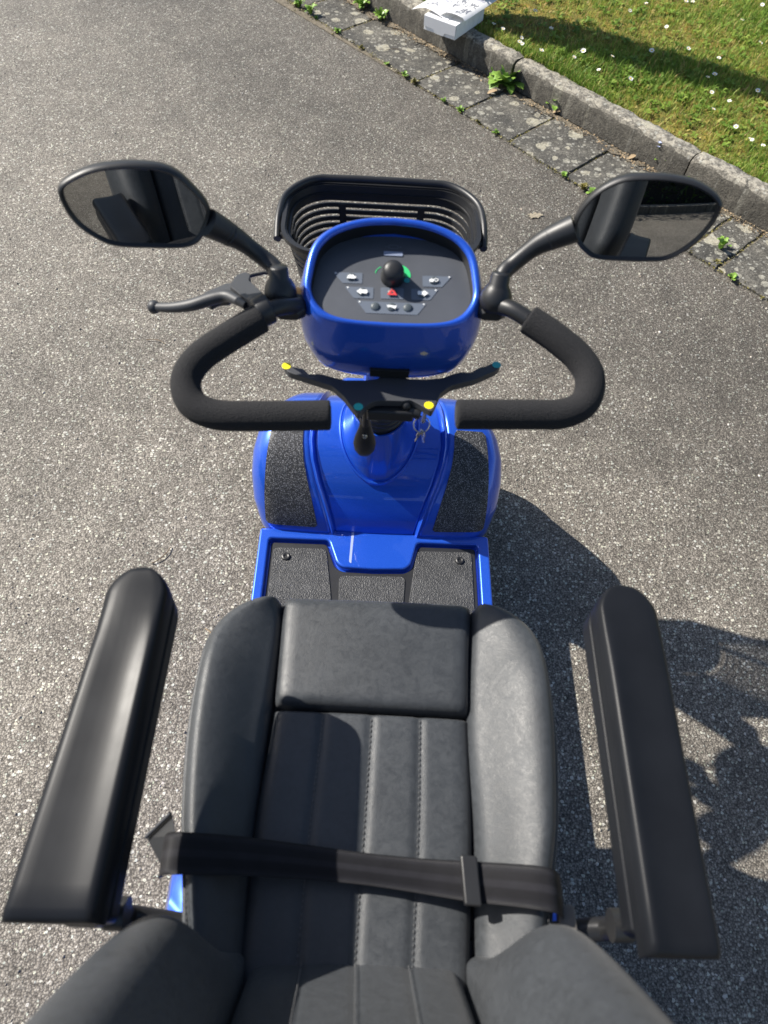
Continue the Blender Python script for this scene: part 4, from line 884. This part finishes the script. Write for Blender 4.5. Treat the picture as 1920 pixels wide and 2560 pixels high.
# control paddle under the console
PDL = [(-.141, .6814), (-.1367, .6876), (-.1300, .6805), (-.1214, .6787), (-.1136, .6783), (-.1051, .6678), (-.0898, .670), (-.076, .6656), (-.0565, .6603), (-.0277, .6621), (-.0124, .6657), (-.0075, .6765), (-.0078, .698), (.0180, .6996), (.0181, .6807), (.0244, .6679), (.0497, .6681), (.0731, .6722), (.089, .6811), (.101, .6854), (.1127, .684), (.1231, .694), (.1332, .6974), (.1415, .7033), (.1498, .708), (.1552, .7001), (.1466, .6901), (.118, .6723), (.0844, .6585), (.0705, .6448), (.0633, .6241), (.0584, .6114), (.049, .6183), (.0415, .6241), (.0302, .6309), (.0226, .628), (-.0115, .6272), (-.019, .6243), (-.0263, .6189), (-.0298, .6112), (-.0369, .6011), (-.0449, .6128), (-.057, .6321), (-.0731, .6489), (-.1045, .660), (-.1322, .670)]
pd = prism('control_paddle', roundpoly(PDL, .004, 3), .789, .800, 'grey', S, .002)
for x, y, m in ((-.1362, .6812, 'yellow'), (.1488, .7010, 'tealdot'), (-.0370, .6145, 'tealdot'), (.0545, .6225, 'yellow')):
    mesh('marker_dot', [(x+.0062*math.cos(a), y+.0062*math.sin(a), .8004) for a in th_], [tuple(range(16))], m, pd, False)
# dark bridge, ignition barrel and tilt lever under the paddle
box('lock_bridge', (.005, .627, .778), (.062, .018, .018), 'black', S, .003)
for x in (-.022, .026): ball('bridge_knob', (x, .630, .790), .0075, 'black', S)
tube('ignition_lock', [(.030, .628, .782), (.046, .624, .780)], .008, 'black', S, 16, rnd=.002)
tl = tube('tilt_lever', [(-.026, .640, .785), (-.027, .636, .765), (-.027, .640, .735)], [.0042, .0042, .006], 'black', S, 14)
rings_ = [(.0085, .745), (.0100, .735), (.0105, .728), (.0135, .718), (.0185, .703), (.0205, .690), (.0185, .676), (.0120, .666), (.0050, .662), (.0003, .661)]
loft('lever_bulb', [ell(-.0275, .643, z, r*.80, r*.52, 24) for r, z in rings_], 'black', tl, ang=70)
lathe('lever_screw', [(.0001, .0012), (.0018, .001), (.0022, .0022), (.0036, .0018), (.004, 0)], (-.0275, .6345, .716), (0, -1, .35), 'steel', tl, 16)

# ------------------------------------------------------------------ seat
def zc(s, t, x, y): return .583 + .004*math.sin(PI*s)
CLf = [(-.1425, -.03), (-.1420, .02), (-.1405, .146), (-.1335, .2455), (-.1312, .285)]; CRf = [(.113, -.03), (.114, .02), (.1225, .143), (.1235, .24), (.1235, .280)]
seat = pillow('seat_cushion', CLf, CRf, lambda s, t, x, y: .581+.003*math.sin(PI*s) - .0028*sum(math.exp(-((s-q)/.022)**2) for q in (.255, .5, .745)), 'leather', S, (.016, .016, .01, .014), (.014, .014, .01, .010), .07, 60, 40)
pillow('front_panel', [(-.1312, .290), (-.1322, .36), (-.1334, .420), (-.1334, .447)], [(.1240, .285), (.1275, .36), (.1325, .42), (.1335, .446)], lambda s, t, x, y: .592+.004*math.sin(PI*s)*math.sin(PI*min(1, t*.8+.1)), 'leather', seat, (.016, .016, .016, .045), (.018, .018, .014, .035), .06, 34, 34)
def bolster(sg):
    ou = [(.196, -.03), (.200, .02), (.205, .05), (.215, .107), (.2245, .156), (.2335, .25), (.2335, .344), (.226, .390), (.204, .420), (.175, .4355), (.150, .4385)]
    inn = [(.1275, -.03), (.1285, .02), (.1295, .05), (.1315, .107), (.132, .156), (.129, .25), (.1285, .30), (.1295, .345), (.131, .385), (.132, .415), (.134, .438)]
    dx = -.0085
    ou = [(x*.968, y) for x, y in ou]
    adj = lambda P, k: [(sg*x+dx*(1 if y < .26 else max(0, (.40-y)/.14))*k, y) for x, y in P]
    hz = lambda s, t: .016*math.sin(PI*s*.95)**.8*sm(t*3)*sm((1-t)*4)
    if sg < 0: Lq, Rq = adj(ou, .2), adj(inn, 1)
    else: Lq, Rq = adj(inn, 1), adj(ou, .2)
    def zf(s, t, x, y):
        q = s if sg > 0 else 1-s
        return .584 + (.046*sm(q*1.12)**.85 + .004*math.sin(PI*q))*(.55+.45*sm((y+.02)/.15))*(1-.5*sm((y-.31)/.12))
    e = (.016, .014, .02, .02) if sg < 0 else (.014, .016, .02, .02); d = (.020, .016, .01, .024) if sg < 0 else (.016, .020, .01, .024)
    return pillow('side_bolster', Lq, Rq, zf, 'leather', seat, e, d, .06, 30, 44)
bo = {sg: bolster(sg) for sg in (-1, 1)}
# piping welt round the bolsters, stitched seams on the cushion
def lerp_path(L, Rr, q, z, k=30):
    Lp = cat([(p[0], p[1], 0) for p in L], 6); Rp = cat([(p[0], p[1], 0) for p in Rr], 6); out = []
    for i in range(k):
        t = i/(k-1)*.985; a = t*(len(Lp)-1); j = min(int(a), len(Lp)-2); p = Lp[j].lerp(Lp[j+1], a-j).lerp(Rp[j].lerp(Rp[j+1], a-j), q); out.append((p.x, p.y, z))
    return out
for q in (.255, .5, .745): dashes('stitching', lerp_path(CLf, CRf, q, .5822), (0, 0, 1), parent=seat)
for sg in (-1, 1):
    ou = [(.200, .02), (.205, .05), (.215, .107), (.2245, .156), (.2335, .25), (.2335, .344), (.226, .390), (.204, .420), (.175, .4355), (.150, .4385)]
    ou = [(x*.968, y) for x, y in ou]
    zo = lambda y: .607 if y < .30 else .607-.026*sm((y-.30)/.12)
    pts = cat([(sg*(x+.0005)-.0015, y+(.001 if y > .40 else 0), zo(y)) for x, y in ou], 8)
    dashes('stitching', [(p.x-sg*.0035, p.y, p.z+.010) for p in pts], (0, 0, 1), .004, .002, .0007, parent=bo[sg])
    tube('piping', pts, .0035, 'leather', bo[sg], 8)
prism('seat_pan', [(-.20, -.06), (.19, -.06), (.21, .36), (.19, .42), (-.19, .42), (-.22, .36)], .495, .545, 'black', S, .012)

# backrest, reclined 20 degrees
RC = math.radians(20)
def B(x, w, n): return Vector((x-.010, .014 - w*math.sin(RC) + n*math.cos(RC), .60 + w*math.cos(RC) + n*math.sin(RC)))
BL = [(-.120, -.06), (-.121, .05), (-.121, .15), (-.120, .30), (-.118, .46)]; BR = [(.112, -.06), (.113, .05), (.113, .15), (.112, .30), (.110, .46)]
bk = pillow('backrest', BL, BR, lambda s, t, x, y: -.016+.004*math.sin(PI*s)+.000*math.exp(-((y-.10)/.08)**2)-.0028*sum(math.exp(-((s-q)/.022)**2) for q in (.25, .5, .75)), 'leather', S, (.018, .018, .02, .03), (.016, .016, .02, .02), .05, 60, 36, xf=B)
for q in (.25, .5, .75): dashes('stitching', [B(x, w, -.0152+.004*math.sin(PI*q)) for x, w in [(BL[0][0]+(BR[0][0]-BL[0][0])*q, -.02+.46*i/30) for i in range(31)]], (0, .94, .34), parent=bk)
for sg in (-1, 1):
    io = [(-.03, .17), (.03, .20), (.09, .225), (.17, .242), (.27, .245), (.38, .242), (.47, .225)]; ii = [(-.03, .121), (.03, .121), (.09, .121), (.17, .121), (.27, .121), (.38, .120), (.47, .119)]
    o_ = [(sg*x-.003, w) for w, x in io]; i_ = [(sg*x-.003, w) for w, x in ii]
    Lq, Rq = (o_, i_) if sg < 0 else (i_, o_)
    def zf(s, t, x, w, sg=sg):
        q = s if sg > 0 else 1-s
        return -.004 + .080*max(0, math.sin(PI*min(1, q*.84+.02)))**.8*sm((w+.03)/.17)*sm((.50-w)/.12)
    e = (.03, .014, .02, .02) if sg < 0 else (.014, .03, .02, .02)
    pillow('side_bolster', Lq, Rq, zf, 'leather', bk, e, (.02, .012, .02, .02) if sg < 0 else (.012, .02, .02, .02), .05, 34, 44, xf=B)
pillow('headrest_panel', [(-.22, .465), (-.20, .52), (-.15, .56)], [(.215, .465), (.195, .52), (.145, .56)], lambda s, t, x, y: .015*math.sin(PI*s), 'leather', bk, (.03, .03, .02, .03), .02, .05, 24, 24, xf=B)
pillow('back_shell', [(-.22, -.05), (-.225, .2), (-.21, .55)], [(.215, -.05), (.22, .2), (.205, .55)], lambda s, t, x, y: -.05, 'black', bk, (.03, .03, .02, .03), .02, .04, 16, 16, xf=B)

# armrests
def armrest(sg):
    # sg -1 left, +1 right ; pad in plan
    xi0, xi1, xo0, xo1 = (.232, .235, .303, .322) if sg < 0 else (.236, .233, .307, .302)
    rf = (xo0-xi0)/2; cyf = .372-rf*1.02; cxf = (xo0+xi0)/2
    P = [(xi1+.004, .030), (xi1, .034)] + [(cxf-rf*math.cos(a), cyf+rf*1.02*math.sin(a)) for a in np.linspace(0, PI, 15)] + [(xo1, .034), (xo1-.004, .030)]
    P = [(sg*x, y) for x, y in P]
    rings = []; tip = .372
    yo = 0 if sg < 0 else -.015
    for y in [.0300+yo, .0312+yo, .035+yo, .042+yo] + list(np.linspace(.06, .318, 12)) + [tip - .0355*(1-math.sin(a)) for a in np.linspace(.12, PI/2-.04, 12)]:
        t = (y-.03)/(.30-.03); i_ = xi1+(xi0-xi1)*min(1, t); o_ = xo1+(xo0-xo1)*min(1, t); cx = (i_+o_)/2; hw_ = (o_-i_)/2
        k = 1.0
        if y > tip-.0355: k = math.sqrt(max(.0, 1-((y-(tip-.0355))/.0355)**2))
        e = min(1, (y-.03-yo)/.012); e = math.sqrt(max(0, 1-(1-e)**2)); hgt = .012+(.017*(.35+.65*e))*(.5+.5*min(1, k*2.0)**.5)
        rg = []
        prof = [(-1, 0), (-1, .4), (-.985, .6), (-.95, .78), (-.90, .90), (-.84, .97), (-.77, 1.0), (-.70, .99), (-.62, .962), (-.52, .925), (-.40, .889), (-.25, .857), (-.05, .83), (.2, .812), (.5, .802), (.72, .795), (.85, .755), (.94, .64), (.985, .48), (1, .3), (1, 0)]
        prof += [(.5, 0), (0, 0), (-.5, 0)]
        fl = sm((y-.27)/.06)
        for q, h in prof:
            if h > .74 and q > -.86: h = h*(1-fl)+interp([(-.86, .95), (-.6, .955), (.4, .90), (.6, .87), (.72, .835), (.85, .765)], q)*fl
            rg.append((sg*(cx+q*hw_*max(k, .02)), y, .772+hgt*h))
        rings.append(rg)
    ar = loft('armrest', rings, 'pad', S, True, True, 50)
    sc = lambda k, dz: [(sum(p[0] for p in P)/len(P)*(1-k)+x*k - sg*dz, .2*(1-k)+y*k) for x, y in P]
    prism('pad_gasket', sc(.93, .0), .764, .773, 'black', ar, .002)
    prism('pad_shell', sc(.985, .001), .738, .765, 'pad', ar, .006, seg=4)
    prism('arm_tube', [(sg*.250, .03), (sg*.250, .30), (sg*.285, .30), (sg*.285, .03)], .715, .743, 'black', ar, .006)
    tube('arm_post', [(sg*.268, .046, .73), (sg*.268, .046, .60), (sg*.258, .046, .585), (sg*.205, .040, .582)], .0125, 'black', ar, 16)
    lathe('pivot_cap', [(.0001, .006), (.012, .005), (.016, 0), (.016, -.02)], (sg*.268, .046, .66), (sg, 0, 0), 'black', ar, 20)
    return ar
armrest(-1); armrest(1)
tube('arm_socket', [(-.245, .035, .530), (.24, .035, .530)], .0165, 'black', S, 4, rnd=0)
prism('recline_tab', roundpoly([(.205, .02), (.228, .02), (.226, .068), (.208, .066)], .005), .60, .612, 'tab', S, .002)

# seat belt
def belt():
    X = [(-.240, .118, .088, .575), (-.237, .124, .084, .605), (-.228, .1265, .084, .632), (-.212, .1265, .0845, .641), (-.18, .1265, .0855, .634), (-.14, .126, .087, .620), (-.07, .121, .086, .608), (-.012, .1155, .083, .605), (.05, .111, .076, .607), (.107, .108, .068, .616), (.15, .105, .0635, .630), (.185, .102, .059, .640), (.203, .098, .056, .636), (.216, .092, .052, .605), (.226, .086, .048, .56)]
    Tt = cat([(x, a, z) for x, a, b, z in X], 6); Bb = cat([(x, b, z-.003) for x, a, b, z in X], 6); W = 9; V = []; Rn = []
    for a, b in zip(Tt, Bb):
        for k in range(W): t = k/(W-1); V.append(a.lerp(b, t)+Vector((0, 0, .0012*math.sin(PI*t)))); Rn.append(t)
    n0 = len(V); V += [v-Vector((0, 0, .0014)) for v in V]; Rn += Rn; L = len(Tt); Fc = []
    for i in range(L-1):
        for k in range(W-1): a = i*W+k; Fc += [(a, a+1, a+W+1, a+W), (n0+a, n0+a+W, n0+a+W+1, n0+a+1)]
        for k in (0, W-1): a = i*W+k; Fc.append((a, a+W, n0+a+W, n0+a))
    me = bpy.data.meshes.new('seat_belt'); me.from_pydata([tuple(v) for v in V], [], Fc); at = me.attributes.new("rnd", 'FLOAT', 'POINT'); at.data.foreach_set("value", Rn)
    return link('seat_belt', me, 'belt', S)
bl = belt()
# adjuster, folded end at left
prism('belt_adjuster', roundpoly([(.099, .113), (.118, .112), (.121, .062), (.102, .063)], .003), .6185, .6275, 'black', bl, .002)
V = [(-.262, .127, .590), (-.233, .150, .612), (-.222, .126, .622), (-.238, .098, .600), (-.262, .127, .586), (-.233, .150, .608), (-.222, .126, .618), (-.238, .098, .596)]
mesh('belt_fold', [(x, y, z-.004) for x, y, z in V], [(0, 1, 2, 3), (7, 6, 5, 4), (0, 4, 5, 1), (1, 5, 6, 2), (2, 6, 7, 3), (3, 7, 4, 0)], 'black', bl, False)
tube('fold_edge', [(-.262, .127, .591), (-.233, .150, .613)], .0022, 'grey', bl, 8)

# ------------------------------------------------------------------ keys hanging at the ignition
kr = empty('key_ring', (.053, .66, .72)); tag(kr, 'wire key ring with two silver keys hanging below the yellow dot on the paddle', 'keys'); kr['_org'] = [.053, .66, .72]
tube('key', [(.052, .630, .782), (.0525, .640, .757), (.053, .650, .733)], [.003, .003, .0035], 'steel', kr, 8, flat=.4)
c0 = Vector((.0525, .655, .722)); u = Vector((1, .05, 0)); w = Vector((0, .45, .62)).normalized()
rp = [c0+u*(.0115*math.cos(a))+w*(.0115*math.sin(a)) for a in [2*PI*k/28 for k in range(29)]]
tube('ring', rp, .0009, 'steel', kr, 8)
def key(p, d, n):
    p = Vector(p); d = Vector(d).normalized(); n = Vector(n).normalized(); s = d.cross(n).normalized()
    P = [(-.0045, 0), (-.006, .006), (-.005, .012), (-.0025, .014), (-.0025, .030), (0, .033), (.0018, .031), (.001, .028), (.0025, .026), (.001, .023), (.0025, .021), (.0025, .014), (.005, .012), (.006, .006), (.0045, 0)]
    return prism('key', P, -.0008, .0008, 'steel', kr, .0003, lambda x, y, z: p+s*x+d*y+n*z)
key((.0525, .6505, .713), (-.18, .2, -1), (.55, -.8, .2)); key((.0545, .6515, .713), (.12, .12, -1), (-.75, -.6, .25))

# ------------------------------------------------------------------ front basket
BK = empty('front_basket', (-.0153, .975, .69)); tag(BK, 'black slatted plastic basket with carrying handle in front of the console', 'basket'); BK['_org'] = [-.0153, .975, .69]
bc = (-.0153, .960)
def bring(w, d, z, r=.063, n=8): return [(x, y, z) for x, y in rrect(bc[0], bc[1], w, d, r, n)]
def band(name, z0, z1, w0, d0, w1, d1, th=.003, par=BK, r=.063):
    return loft(name, [bring(w0, d0, z0, r), bring(w1, d1, z1, r), bring(w1-2*th, d1-2*th, z1, r-th), bring(w0-2*th, d0-2*th, z0, r-th), bring(w0, d0, z0, r)], 'black', par, False, False, 35)
ZT, ZB = .8355, .68
def wd(z): k = (ZT-z)/(ZT-ZB); return .291-.055*k, .170-.040*k
a = wd(ZT); b = wd(.811)
band('rim_band', .811, ZT, *b, *a)
band('rim_lip', ZT-.0045, ZT+.0023, a[0]+.009, a[1]+.009, a[0]+.009, a[1]+.009, .006)
band('rim_step', .822, .825, wd(.82)[0]-.0045, wd(.82)[1]-.0045, wd(.82)[0]-.0045, wd(.82)[1]-.0045, .003)
z = .811
for k in range(13):
    z1 = z-.0045; z0 = z1-.0066
    if z0 < ZB: break
    band('slat', z0, z1, *wd(z0), *wd(z1), .0028); z = z0
loft('basket_floor', [bring(*wd(ZB), ZB), bring(*wd(ZB), ZB+.0032)], 'black', BK)
def bpost(x0, y0, x1, y1, wx, wy):
    V = [(x0+sx*wx, y0+sy*wy, ZB) for sx, sy in ((-1, -1), (1, -1), (1, 1), (-1, 1))] + [(x1+sx*wx, y1+sy*wy, .806) for sx, sy in ((-1, -1), (1, -1), (1, 1), (-1, 1))]
    mesh('post', V, [(0, 3, 2, 1), (4, 5, 6, 7), (0, 1, 5, 4), (1, 2, 6, 5), (2, 3, 7, 6), (3, 0, 4, 7)], 'black', BK, False)
w0, w1 = wd(ZB), wd(.806)
for sx in (-.0645, .0645):
    for sy in (1, -1): bpost(bc[0]+sx*.86, bc[1]+sy*(w0[1]/2-.0018), bc[0]+sx, bc[1]+sy*(w1[1]/2-.0018), .0057, .0026)
for sx in (-1, 1): bpost(bc[0]+sx*(w0[0]/2-.0018), bc[1], bc[0]+sx*(w1[0]/2-.0018), bc[1], .0026, .0055)
hw = a[0]/2+.010
hp = cat([(bc[0]-hw, .921, .8206), (bc[0]-hw, .962, .834), (bc[0]-hw+.009, 1.008, .8378), (bc[0]-hw+.045, 1.046, .8387), (bc[0]-.060, 1.0525, .8387), (bc[0]+.060, 1.0525, .8387), (bc[0]+hw-.045, 1.046, .8387), (bc[0]+hw-.009, 1.008, .8378), (bc[0]+hw, .962, .834), (bc[0]+hw, .921, .8206)], 8)
hdl = tube('handle', hp, .0057, 'black', BK, 12, flat=1.3)
for sx in (-1, 1): tube('pivot', [(bc[0]+sx*(hw+.003), .927, .8225), (bc[0]+sx*(hw-.016), .927, .8225)], .0054, 'black', hdl, 14)
tube('basket_bracket', [(0, .89, .74), (0, .85, .76), (0, .80, .79)], .014, 'black', S, 12)

for o in bpy.data.objects:
    if '_org' in o: del o['_org']
